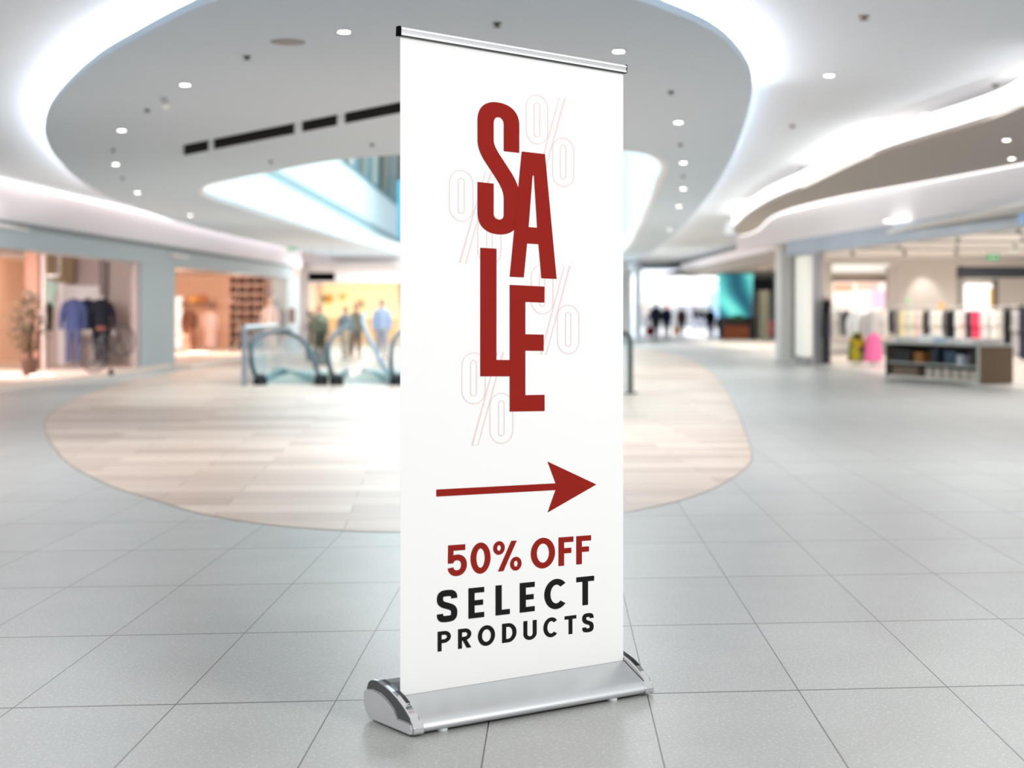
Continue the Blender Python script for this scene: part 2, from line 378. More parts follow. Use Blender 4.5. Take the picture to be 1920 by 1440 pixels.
for (px,py),lb in [((1620,30),'brownish sprinkler near the top edge in the pale ceiling'),((1486,235),'small brown sprinkler in the pale ceiling right of the oval rim'),((1632,255),'faint sprinkler in the pale ceiling above the cove light middle'),
    ((1866,158),'dark sprinkler in the pale ceiling close to the right edge'),((1502,316),'faint sprinkler low in the pale ceiling near the cove light')]:
    sprinkler(Zp(px,py,ZM), ZM, lb, 'sprinklers in the pale ceiling', .04, mat('bronze_sprinkler',(150,132,120),.5))
p = Zp(540,78,ZD); t = thing('ceiling_speaker', 'round flush ceiling speaker with a grey ring, left of the topmost downlight', 'speaker', (p.x,p.y,ZD-.008))
MB().lathe((0,0,0), [(.10,.0),(.125,.0),(.13,.008),(.10,.008)], 28).build('rim', mat('speaker_rim_grey',(160,162,160),.6), t, local=True)
MB().lathe((0,0,0), [(.1,.003),(.1,.008)], 28).build('grille', mat('speaker_grille',(196,194,190),.7), t, local=True)
sl = thing('slot_diffuser', 'long black linear slot in the oval ceiling running up to the banner', 'air vent', tuple(Zp(560,240,ZD-.02)))
M_blk = mat('matt_black', (10,10,12), .9, spec=.05)
def slot(x0,x1):
    f = lambda x,d: Zp(x, 283-.1975*(x-345)+d, ZD-.016)
    return MB().prism([[f(x0,-8.5),f(x1,-8.5),f(x1,8.5),f(x0,8.5)]], (0,0,.015)).build('slot_section', M_blk, sl)
slot(345,391); slot(401,552); slot(567,632); slot(647,905)
def slotclip(x):
    f = lambda x,d: Zp(x, 283-.1975*(x-345)+d, ZD-.006)
    MB().prism([[f(x-5,-6),f(x+5,-6),f(x+5,6),f(x-5,6)]], (0,0,.006)).build('slot_bridge', M_disc, sl)
for x in (396,559.5,639.5): slotclip(x)
p = Zp(548,463,ZD); t = thing('exit_sign', 'tiny green exit sign on the lower edge of the oval ceiling left of the banner', 'sign', (p.x,p.y,ZD-.14))
MB().box((0,0,.07), (.3,.04,.12)).build('sign_panel', mat('pale_green_sign',(150,205,170),.5,emit=.25), t, local=True)

# ------------------------------------------------------------------ storey above the opening
M_up = mat('pale_cyan_upper_wall', (228,244,248), .6, var=.01, scale=.4)
M_beam = mat('grey_cyan_edge_beam', (150,172,176), .6)
M_teal = mat('teal_storefront_glass', (50,112,130), .3, var=.5, scale=1.6)
w = MB().quadbox((-5.9,14),(-5.2,86),3.6,6.2,.2); struct(w.build('wall_upper_left', M_up))
struct(MB().quadbox((-5.86,14),(-5.12,86),4.5,4.68,.1).build('trim_3', M_beam))
uf = thing('upper_storefront', 'dark teal upper floor shopfront glimpsed through the ceiling opening left of the banner', 'shopfront', (-5.3,50,6.2))
MB().quadbox((-5.82,14),(-5.12,86),6.2,9.0,.15).build('glazing', M_teal, uf)
for i in range(18):
    f = i/17; MB().box((-5.72+.7*f,16+70*f,7.6),(.12,.2 if i%3 else .6,2.8)).build('mullion', mat('pale_mullion',(190,190,176),.6) if i%2 else mat('tan_mullion',(150,140,116),.6), uf)
struct(MB().quadbox((-5.2,86),(5,86),3.6,8.5,.2).build('wall_upper_back', mat('cyan_upper_back_wall',(120,190,214),.6)))
struct(MB().quadbox((4.7,86),(3.2,14),3.6,7.5,.2).build('wall_upper_right', M_up))
tag(MB().box((-3.58,52,4.6),(.28,.4,1.9)).build('upper_column', mat('blue_upper_column',(96,172,200),.5), bevel=.02), 'blue column of the upper floor seen through the opening at the banner edge', 'column')

# ------------------------------------------------------------------ left row of shops
M_grey = mat('blue_grey_portal_paint', (160,168,170), .55, var=.02, scale=1)
M_pinkw = mat('pinkish_white_bulkhead', (226,216,216), .8, var=.01, scale=1)
def wallpt(Y): return -8.48+(Y-26.5)*.0443        # shopfront line on the left
def LW(a, b, z0, z1, m, name, th=.3, off=0): return MB().quadbox((wallpt(a)+off,a),(wallpt(b)+off,b),z0,z1,th).build(name, m)
struct(LW(20,55,2.78,ZM,M_pinkw,'wall_left_bulkhead'))
struct(LW(20,53.2,2.37,2.78,M_grey,'wall_left_fascia',.4,.02))
struct(LW(20,53.2,2.74,2.82,mat('dark_grey_shadow_gap',(112,116,114),.6),'trim_4',.4,.05))
struct(LW(34.9,37.9,0,2.38,M_grey,'wall_left_pier',.2,.0))
struct(LW(52.2,54.4,0,2.42,M_grey,'wall_left_end',.5,.02))
tag(LW(20,54,3.42,3.47,M_cove,'cove_light',.05,.12), 'straight white cove light line along the top of the left shops bulkhead', 'cove light')
# display window of the first shop
M_pink = mat('pinkish_display_panel', (214,196,192), .7, var=.03, scale=1)
M_warm = mat('peach_shop_wall', (224,172,142), .8, var=.12, scale=1.5)
M_terra = mat('terracotta_pilaster', (142,98,80), .7)
BY = 37.2
def bx(x0,x1,y0,y1,Y,th=.15,mb=None):
    a = P(x0,y1,Y); b = P(x1,y0,Y); mb = mb or MB()
    return mb.box(((a.x+b.x)/2, Y+th/2, (a.z+b.z)/2), (abs(b.x-a.x), th, abs(b.z-a.z)))
struct(bx(82,262,440,692,BY).build('wall_shop_back', M_pink))
struct(bx(-60,84,440,686,42).build('wall_shop_back', M_warm))
struct(MB().box((-10.4,31.2,.04),(4.6,12,.08),math.radians(-2)).build('floor_display', mat('warm_display_floor',(224,198,182),.4)))
struct(MB().box((-10.6,31,2.72),(4.4,14,.06)).build('ceiling_shop', mat('shop_ceiling_white',(225,215,208),.8)))
tag(bx(46,72,460,700,33,.5).build('pilaster', M_terra, bevel=.02), 'terracotta pilaster beside the plants in the first left shop window', 'pilaster')
tag(bx(72,82,465,700,33.2,.2).build('window_post', mat('pale_pink_post',(228,212,206),.5), bevel=.01), 'pale upright window post right of the terracotta pilaster', 'post')
tag(bx(86,140,478,531,36.9,.1).build('wall_panel', mat('olive_tan_panel',(150,128,100),.7), bevel=.01), 'olive tan panel hanging high in the first left shop window', 'panel')
tag(bx(205,248,486,687,36.7,.08).build('display_screen', mat('grey_pink_screen',(204,188,182),.6), bevel=.01), 'tall plain grey pink display screen behind the bicycle', 'screen')
tag(bx(246,258,488,690,34.6,.15).build('window_post', mat('mauve_post',(164,146,144),.5), bevel=.01), 'mauve upright window post beside the grey pier', 'post')
tag(bx(186,200,486,690,36.95,.08).build('window_post', mat('mauve_post2',(150,134,134),.5), bevel=.01), 'mauve upright strip behind the dark coat mannequin', 'post')
tag(bx(108,122,530,694,36.2,.1).build('display_screen', mat('white_screen',(240,232,230),.5), bevel=.01), 'narrow white display board left of the denim mannequin', 'screen')
tag(bx(122,200,536,580,37.0,.06).build('display_shelf', mat('white_lit_shelf',(248,240,240),.5,emit=.15), bevel=.01), 'white lit ledge high behind the two mannequins', 'shelf')
M_spotfloor = mat('lit_floor_spot', (255,236,210), .5, var=0, emit=3)
for x,lb in ((66,'glowing floor uplight at the foot of the terracotta pilaster'),(92,'glowing floor uplight below the green garments')):
    p = Zp(x,706,.09); t = thing('floor_uplight', lb, 'uplight', (p.x,p.y,.08), group='floor uplights in the first left shop window')
    MB().lathe((0,0,0), [(.11,0),(.12,.03),(.11,.04)], 18).build('housing', M_ring, t, local=True)
    MB().lathe((0,0,.035), [(.09,0),(.09,.012)], 18).build('lens', M_spotfloor, t, local=True)
# lit goods on the warm wall
for i,(x0,x1,y0,y1,c,lb) in enumerate([(2,22,470,488,(255,222,186),'upper cream lit display board at the left edge of the first shop'),(14,42,488,508,(255,214,160),'yellow glowing display board at the left edge of the first shop'),
        (0,40,512,540,(206,130,96),'rust coloured display board at the left edge of the first shop'),(0,14,560,588,(255,240,226),'white display board half hidden by the plants'),(0,16,610,640,(250,214,190),'low pale display board behind the plants'),(0,34,664,694,(110,84,78),'dark low bench at the left edge of the first shop')]):
    tag(bx(x0,x1,y0,y1,41.84,.15).build('display_board', mat('board_%d'%i,c,.6,emit=.3 if i in (0,1,3) else 0), bevel=.01), lb, 'display board' if i<5 else 'bench')
def leafy(name, label, base, h, w, n, cols, stems=5, pot=None, grp=None, seed=1):
    rnd = random.Random(seed); t = thing(name, label, 'plant', tuple(base), group=grp)
    lf = MB(); st = MB(); z0 = .0
    if pot:
        MB().lathe((0,0,0), [(.11,0),(.15,.14),(.16,.3),(.17,.32),(.14,.32)], 18).build('pot', pot, t, local=True, smooth=True); z0 = .3
    for k in range(stems):
        a = rnd.uniform(0,6.28); top = Vector((math.cos(a)*w*.45*rnd.random(), math.sin(a)*w*.3, h*rnd.uniform(.75,1)))
        st.tube([(math.cos(a)*.03, math.sin(a)*.03, z0), top*.5+Vector((0,0,z0*.5)), top], [.014,.011,.006], 5)
    for k in range(n):
        u = rnd.random(); z = z0+.12+u*(h-z0-.12); rr = w*.5*math.sin(math.pi*min(.95,.15+u*.8))*math.sqrt(rnd.random()); a = rnd.uniform(0,6.28)
        c = Vector((math.cos(a)*rr, math.sin(a)*rr*.7, z)); d = Vector((math.cos(a),math.sin(a),rnd.uniform(-.3,.8))).normalized()*rnd.uniform(.09,.16); s = d.cross(Vector((0,0,1))).normalized()*.035
        lf.add([c, c+d*.5+s, c+d, c+d*.5-s], [(0,1,2,3)], rnd.randrange(len(cols)))
    st.build('stem', mat('plant_stem',(84,66,44),.8), t, local=True); lf.build('foliage', cols, t, local=True)
    return t
greens = [mat('leaf_dark',(52,52,36),.6), mat('leaf_olive',(84,82,48),.6), mat('leaf_brown',(84,62,44),.6)]
p = Zp(36,704,.08); leafy('potted_plant', 'tall dark olive plant in front of the terracotta pilaster', (p.x+.2,p.y,.08), 1.6, .85, 520, greens, pot=mat('brown_pot',(96,66,54),.6), seed=3)
p = Zp(64,704,.08); leafy('potted_plant', 'slim dark plant at the right edge of the terracotta pilaster', (p.x,p.y-.3,.08), 1.25, .3, 110, greens, pot=mat('brown_pot',(96,66,54),.6), seed=5)

# ---- mannequins and garments
def lathe_body(mb, c, prof, sx=1, sy=.6, seg=16): mb.lathe(c, prof, seg, sx, sy)
def mannequin(label, base, rz, top, legs, skin, coat=False, head=True, skirt=None, shoes=None, group=None, hgt=1.0, toplen=.82):
    t = thing('mannequin', label, 'mannequin', tuple(base), rz, group); s = hgt
    MB().lathe((0,0,0), [(.17*s,0),(.17*s,.012),(.02,.014),(.015,.1*s)], 20).build('stand', mat('chrome_stand',(170,170,172),.3,1), t, local=True)
    b = MB()
    for sx in (-1,1):
        b.tube([(sx*.09*s,0,.05*s),(sx*.095*s,.01,.28*s),(sx*.09*s,0,.48*s),(sx*.085*s,0,.82*s)], [.035*s,.055*s,.05*s,.08*s], 10)
    b.lathe((0,0,0), [(.10*s,.78*s),(.17*s,.86*s),(.16*s,.95*s),(.13*s,1.08*s),(.165*s,1.25*s),(.18*s,1.38*s),(.12*s,1.46*s),(.05*s,1.5*s),(.045*s,1.56*s)], 18, 1, .62)
    if head: b.ball((0,0,1.66*s), .1*s, 14, .82, .95, 1.15)
    b.build('body', skin, t, local=True, smooth=True)
    if legs is not None and skirt is None:
        g = MB()
        for sx in (-1,1): g.tube([(sx*.1*s,0,.1*s),(sx*.1*s,0,.45*s),(sx*.09*s,0,.86*s)], [.065*s,.075*s,.105*s], 12)
        g.lathe((0,0,0), [(.15*s,.78*s),(.19*s,.86*s),(.175*s,.98*s)], 16, 1, .66)
        g.build('trousers', legs, t, local=True, smooth=True)
    if skirt is not None:
        MB().lathe((0,0,0), [(.24*s,.1*s),(.27*s,.12*s),(.24*s,.5*s),(.18*s,.9*s),(.16*s,.94*s)], 18, 1, .75).build('skirt', skirt, t, local=True, smooth=True)
    tb = MB(); z0 = toplen*s
    tb.lathe((0,0,0), [(.2*s,z0),(.205*s,z0+.02),(.18*s,1.08*s),(.2*s,1.28*s),(.205*s,1.38*s),(.14*s,1.47*s),(.07*s,1.5*s)], 18, 1, .68)
    for sx in (-1,1): tb.tube([(sx*.17*s,0,1.4*s),(sx*.25*s,.01,1.2*s),(sx*.27*s,-.03,.98*s),(sx*.26*s,-.08,.82*s)], [.075*s,.07*s,.055*s,.045*s], 10)
    tb.build('top', top, t, local=True, smooth=True)
    hm = MB()
    for sx in (-1,1): hm.tube([(sx*.26*s,-.08,.82*s),(sx*.265*s,-.1,.74*s),(sx*.255*s,-.11,.68*s)], [.03*s,.035*s,.015*s], 8)
    hm.build('hands', skin, t, local=True, smooth=True)
    return t
M_skinw = mat('white_mannequin_skin',(240,234,228),.5)
M_denim = mat('light_denim',(96,112,170),.8,var=.2,scale=25); M_denimd = mat('mid_denim',(120,126,168),.8,var=.15,scale=25)
M_navy = mat('navy_cloth',(26,36,72),.8,var=.2,scale=20); M_ink = mat('near_black_cloth',(18,24,40),.8)
mannequin('mannequin in a light blue denim jacket and blue jeans in the first left window', Vector((P(138,0,35.8).x,35.8,.08)), 0, M_denim, M_denimd, M_skinw, head=False)
mannequin('mannequin in a navy shirt standing between the denim one and the dark coat', Vector((P(164,0,36.5).x,36.5,.08)), 0, M_navy, mat('pale_trousers',(222,210,204),.8), M_skinw, head=False)
mannequin('mannequin in a dark navy coat and black trousers beside the bicycle', Vector((P(190,0,35.6).x,35.6,.08)), .3, M_ink, mat('black_trousers',(20,26,34),.8), M_skinw, head=False, toplen=.72)
# hanging garments left in window
def garment(name, label, top, h, w, m, cat, rz=0, sleeves=True, group=None, dy=.07, hooklen=.08, flare=1.1, parent_mat=None):
    """garment hanging from a hanger; top = point of the hook on the rail"""
    t = thing(name, label, cat, tuple(top), rz, group)
    MB().tube([(0,0,.0),(.012,0,-.03),(0,0,-hooklen)], .006, 6).add([(-w*.42,-.01,-hooklen-.06),(w*.42,-.01,-hooklen-.06),(0,-.01,-hooklen+.012),(-w*.42,.01,-hooklen-.06),(w*.42,.01,-hooklen-.06),(0,.01,-hooklen+.012)],[(0,1,2),(5,4,3),(0,1,4,3),(1,2,5,4),(2,0,3,5)]).build('hanger', mat('hanger_grey',(150,146,142),.5), t, local=True)
    s = w/2; z = -hooklen
    o = [(-.16*w,z),(.16*w,z),(s*.95,z-.06),(s*1.0,z-.12)]
    if sleeves: o += [(s*1.18,z-.5*h),(s*.9,z-.52*h),(s*.72,z-.24)]
    o += [(s*.78*flare,z-h),(-s*.78*flare,z-h)]
    if sleeves: o += [(-s*.72,z-.24),(-s*.9,z-.52*h),(-s*1.18,z-.5*h)]
    o += [(-s*1.0,z-.12),(-s*.95,z-.06)]
    mb = MB().prism([[(x,-dy/2,zz) for x,zz in o]], (0,dy,0)); mb.build('cloth', m, t, local=True, bevel=.02)
    return t
g1 = P(92,518,34.5)
tag(MB().box((g1.x,34.5,g1.z+.01),(.5,.03,.03)).box((g1.x-.23,34.5,(g1.z+2.69)/2),(.02,.02,2.69-g1.z)).box((g1.x+.23,34.5,(g1.z+2.69)/2),(.02,.02,2.69-g1.z)).build('garment_rail', mat('rail_metal',(200,196,190),.3,1)), 'short garment rail holding the mint blouse in the first left window', 'rail')
garment('blouse', 'mint green blouse hanging high at the left of the window display', g1, .62, .34, mat('mint_cloth',(182,208,196),.8), 'blouse')
g2 = P(91,561,34.2)
tag(MB().box((g2.x,34.2,g2.z+.01),(.4,.03,.03)).box((g2.x-.19,34.2,(g2.z+2.69)/2),(.015,.015,2.69-g2.z)).box((g2.x+.19,34.2,(g2.z+2.69)/2),(.015,.015,2.69-g2.z)).build('garment_rail', mat('rail_metal',(200,196,190),.3,1)), 'short garment rail holding the dark dress in the first left window', 'rail')
garment('dress', 'narrow black and olive dress hanging below the mint blouse', g2, .6, .2, mat('black_olive_cloth',(44,40,32),.8), 'dress', sleeves=False)
garment('trousers', 'olive tan trousers hanging below the dark dress', Vector((g2.x,33.9,P(0,610,33.9).z)), .95, .18, mat('olive_cloth',(150,128,92),.8), 'trousers', sleeves=False)
# bicycle
bc = Zp(208,698,.08); bk = thing('bicycle', 'dark bicycle leaning in the first left shop window beside the grey pier', 'bicycle', (bc.x,bc.y,.08), math.radians(52))
M_tyre = mat('dark_tyre',(84,72,74),.7); M_frame = mat('dark_bike_frame',(60,54,58),.4)
for xx in (-.42,.38):
    r = .31; wv = [(xx+math.cos(a)*r, 0, r+.02+math.sin(a)*r) for a in [2*math.pi*i/28 for i in range(28)]]
    wo = MB().tube(wv, .022, 8, closed=True).build('wheel', M_tyre, bk, local=True, smooth=True)
    sp = MB()
    for i in range(14):
        a = 2*math.pi*i/14; sp.tube([(xx,0,r+.02),(xx+math.cos(a)*r,0,r+.02+math.sin(a)*r)], .0035, 4)
    sp.build('spokes', mat('spoke_metal',(190,186,186),.3,1), wo, local=True)
MB().tube([(-.42,0,.33),(-.1,0,.3),(.22,0,.68),(-.2,0,.74),(-.42,0,.33)], .02, 8).tube([(-.1,0,.3),(-.22,0,.86)], .018, 8).tube([(.38,0,.33),(.24,0,.66),(.2,0,.84)], .018, 8).build('frame', M_frame, bk, local=True)
MB().tube([(.2,-.22,.86),(.22,-.1,.9),(.22,.1,.9),(.2,.22,.86)], .014, 8).build('handlebar', M_frame, bk, local=True)
MB().ball((-.23,0,.88), .11, 12, 1.1, .6, .35).build('saddle', mat('brown_saddle',(140,70,56),.5), bk, local=True, smooth=True)
MB().lathe((0,0,0), [(.07,-.01),(.07,.01)], 14).build('crank', M_frame, bk, local=True).rotation_euler = (math.radians(90),0,0)
bk.children[-1].location = (-.1,0,.3)
light('AREA', (-9.9,31.5,2.6), 480, (1,.94,.92), 2, 5, (-9.9,33,0), name='window_display_light')
light('AREA', (-12,38,2.6), 60, (1,.8,.65), 2, 3, (-12,40.5,.8), name='shop_light')

# second shop
M_or = mat('orange_tan_wall',(240,196,166),.8,var=.05,scale=1)
B2 = 56
struct(bx(300,440,500,656,B2).build('wall_shop_back', M_or))
struct(bx(438,560,500,656,B2-1).build('wall_shop_back', mat('pale_peach_wall',(244,226,214),.8)))
struct(MB().box((-10.0,46.5,.03),(5.2,19,.06)).build('floor_shop', mat('peach_shop_floor',(232,214,200),.35)))
struct(MB().box((-10.3,46.5,2.62),(4.8,18.5,.06)).build('ceiling_shop', mat('shop_ceiling_white',(225,215,208),.8)))
struct(MB().box((-12.4,46.5,1.3),(.1,19,2.6)).build('wall_shop_side', M_or))
# hats on a shelf
sh = P(372,570,54.2); hs = thing('wall_shelf', 'brown wall shelf carrying two straw hats in the orange shop', 'shelf', (sh.x,sh.y,sh.z))
MB().box((0,0,0),(1.15,.4,.09)).build('board', mat('brown_shelf',(150,112,92),.6), hs, local=True, bevel=.01)
for dx in (-.45,.45): MB().box((dx,.1,-.1),(.04,.16,.14)).build('bracket', M_frame, hs, local=True)
def hat(label, c, r, m):
    t = thing('straw_hat', label, 'hat', tuple(c), group='straw hats on the wall shelf')
    MB().lathe((0,0,0), [(r*1.5,0),(r*1.52,.015),(r*.95,.02)], 20).build('brim', m, t, local=True)
    MB().lathe((0,0,0), [(r,.01),(r*.95,.16),(r*.7,.24),(r*.2,.26)], 20).build('crown', m, t, local=True, smooth=True)
hat('yellow orange straw hat on the left of the brown shelf', (sh.x-.17,sh.y-.02,sh.z+.045), .17, mat('yellow_straw',(236,170,96),.7,emit=.1))
hat('deep orange felt hat on the right of the brown shelf', (sh.x+.16,sh.y-.02,sh.z+.06), .15, mat('orange_felt',(214,132,80),.7))
tag(bx(322,341,556,653,54.5,.1).build('display_screen', mat('white_lightbox',(255,250,246),.6,emit=.6), bevel=.01), 'white lightbox beside the grey pier in the orange shop', 'lightbox')
M_brn = mat('brown_dress_cloth',(120,76,54),.8,var=.15,scale=10); M_tan = mat('tan_skin',(206,168,140),.6)
mannequin('mannequin in a flared brown dress under the hat shelf', Vector((sh.x+.02,52.6,.06)), 0, M_brn, None, M_tan, skirt=mat('brown_skirt',(150,96,72),.8), head=False, hgt=.86)
mannequin('mannequin in a dusty pink dress right of the brown dress', Vector((sh.x+.85,51.8,.06)), 0, mat('dusty_pink',(206,170,162),.8), None, M_tan, skirt=mat('dusty_pink2',(196,160,150),.8), head=False, hgt=.82)
tb = thing('display_table', 'low brown display table below the hat shelf', 'table', (sh.x-.1,48.5,.06))
MB().box((0,0,.52),(1.9,.7,.05)).build('tabletop', mat('tan_table',(206,160,134),.5), tb, local=True, bevel=.01)
for a in (-1,1):
    for b in (-1,1): MB().box((a*.88,b*.28,.25),(.05,.05,.5)).build('leg', mat('tan_table',(206,160,134),.5), tb, local=True)
# shoe shelf
ss = P(463,660,52.6); sx0 = P(430,0,52.6).x; sx1 = P(499,0,52.6).x; wS = sx1-sx0
rk = thing('shoe_shelf', 'tall brown shelf wall packed with rows of dark shoes', 'shelf', ((sx0+sx1)/2, 52.6, .06))
M_shelf = mat('reddish_brown_shelf',(196,148,126),.6); HT = 2.42
MB().box((0,.17,HT/2),(wS,.04,HT)).build('back_panel', mat('brown_shelf_back',(168,122,100),.7), rk, local=True)
for a in (-1,1): MB().box((a*(wS/2-.02),0,HT/2),(.04,.36,HT)).build('side_panel', M_shelf, rk, local=True)
rows = 8
for k in range(rows+1): MB().box((0,0,.03+k*(HT-.06)/rows),(wS-.06,.34,.035)).build('shelf_board', M_shelf, rk, local=True)
def shoe(nm, label, loc, m, group):
    t = thing(nm, label, 'shoe', loc, 0, group)
    MB().box((0,0,.01),(.085,.25,.02)).build('sole', mat('pale_sole',(190,170,150),.7), t, local=True, bevel=.005)
    MB().add([(-.04,-.12,.02),(.04,-.12,.02),(.04,.12,.02),(-.04,.12,.02),(-.03,-.11,.05),(.03,-.11,.05),(.03,.0,.08),(-.03,.0,.08),(.032,.11,.13),(-.032,.11,.13)],
        [(3,2,1,0),(0,1,5,4),(4,5,6,7),(7,6,8,9),(1,2,8,6,5),(2,3,9,8),(3,0,4,7,9)]).build('upper', m, t, local=True, bevel=.012)
    return t
shoes = [mat('black_shoe',(40,30,30),.4),mat('brown_shoe',(96,54,40),.4),mat('maroon_shoe',(90,40,40),.4),mat('cream_shoe',(226,206,186),.5)]
proto = {}
ords = ['lowest','second lowest','third lowest','fourth lowest','fourth highest','third highest','second highest','top']
for k in range(rows):
    z = .06+.03+.0175+k*(HT-.06)/rows
    for j in range(9):
        mi = (k*3+j*2+(j*j)%3)%4 if random.random()<.35 else random.randrange(3)
        cname = ['black','brown','maroon','cream'][mi]
        lb = '%s shoe, %s on the %s row of the brown shoe shelf'%(cname, ['leftmost','second from left','third from left','fourth from left','middle','fourth from right','third from right','second from right','rightmost'][j], ords[k])
        gp = '%s shoes on the %s row of the shoe shelf'%(cname, ords[k])
        loc = ((sx0+sx1)/2-wS/2+.1+j*(wS-.2)/8, 52.44, z)
        if mi not in proto: proto[mi] = shoe('shoe', lb, loc, shoes[mi], gp); proto[mi].scale = (1.25,1.1,1.5)
        else: c = copy_tree(proto[mi]); c.location = loc; c['label'] = lb; c['group'] = gp
for k in range(1,4): MB().box((-wS/2+wS*k/4,-.01,HT/2),(.035,.34,HT-.06)).build('divider', mat('pale_shelf_divider',(206,164,144),.6), rk, local=True)
mannequin('mannequin in pale grey clothes right of the shoe shelf', Vector((P(506,0,51.6).x,51.6,.06)), 0, mat('warm_grey_cloth',(196,178,170),.8), mat('warm_grey_cloth',(196,178,170),.8), M_tan, hgt=.95)
t = thing('floor_uplight', 'broad glowing disc for the bright patch on the orange shop floor', 'uplight', tuple(Zp(372,664,.07)))  # glowing disc where the shop floor has a bright patch
MB().lathe((0,0,0),[(.34,0),(.36,.04),(.34,.05)],24).build('housing', M_ring, t, local=True)
MB().lathe((0,0,.045),[(.32,0),(.32,.012)],24).build('lens', M_spotfloor, t, local=True)
light('AREA', (-9.6,45,2.45), 650, (1,.9,.82), 3, 1.5, (-10.4,56,.9), name='shop_light')

# third shop, facing the camera
Y3 = 58.
struct(bx(553,578,495,664,Y3,.5).build('wall_pier', mat('mauve_grey_pier',(190,176,172),.6)))
struct(bx(520,860,470,530,Y3+.4,.3).build('wall_shop_fascia', M_pinkw))
struct(MB().quadbox((-8.3,Y3+.6),(-8.3,70),0,3.5,.2).build('wall_shop_side', M_pinkw))
tag(bx(541,553,578,606,52.14,.05).build('notice_board', mat('brown_notice',(120,98,88),.7), bevel=.01), 'small brown notice on the grey wall end left of the escalators', 'notice')
s = P(603,519,50); bs = thing('hanging_sign', 'black rectangular sign hanging from the ceiling above the escalators', 'sign', (s.x,50,s.z))
MB().box((0,0,0),(.82,.12,.27)).build('sign_panel', M_blk, bs, local=True, bevel=.02)
for dx in (-.3,.3): MB().tube([(dx,0,.13),(dx,0,ZD-s.z if False else 1.0)], .01, 6).build('hanger_rod', mat('rod_grey',(170,166,164),.4), bs, local=True)
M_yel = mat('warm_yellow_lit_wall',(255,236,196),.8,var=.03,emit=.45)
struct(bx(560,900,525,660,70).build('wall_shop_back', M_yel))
struct(MB().box((-5.6,64,2.95),(7,12,.05)).build('ceiling_shop', mat('shop_ceiling_white',(225,215,208),.8)))
struct(MB().quadbox((-1.5,Y3+.4),(-1.5,74),0,3.5,.2).build('wall_shop_side', M_pinkw))
for i,(x,y,r,c,lb) in enumerate([(603,560,9,(190,196,170),'grey green round plate on the yellow wall'),(617,560,9,(246,196,110),'orange yellow round plate on the yellow wall'),(676,570,9,(206,186,166),'grey ringed round plate on the yellow wall'),(643,556,7,(255,224,150),'pale yellow round plate on the yellow wall')]):
    p = P(x,y,69.8); o = MB().lathe((0,0,0),[(.05,0),(r/F*69.8*.8,.01),(r/F*69.8,.05),(r/F*69.8,.06)],24).build('wall_plate', mat('plate_%d'%i,c,.5), None)
    o.rotation_euler = (math.radians(90),0,0); o.location = p; tag(o, lb, 'plate', 'round plates on the yellow wall')
light('AREA', (-5,64,2.85), 420, (1,.85,.62), 5, 8, (-5,64,0), name='shop_light')
tag(bx(745,760,505,655,60,.3).build('wall_post', mat('peach_post',(240,206,170),.6), bevel=.02) , 'peach post at the right of the yellow shop beside the banner', 'post')
# shelf with goods in the yellow shop
ct = thing('shop_counter', 'long tan counter across the yellow shop behind the escalators', 'counter', (P(650,0,66).x+.7,66,0))
MB().box((0,0,.5),(3.8,.6,1.0)).build('body', mat('tan_counter',(222,190,150),.6), ct, local=True, bevel=.01)
MB().box((0,0,1.02),(3.9,.7,.05)).build('worktop', mat('cream_top',(246,226,190),.5), ct, local=True, bevel=.01)

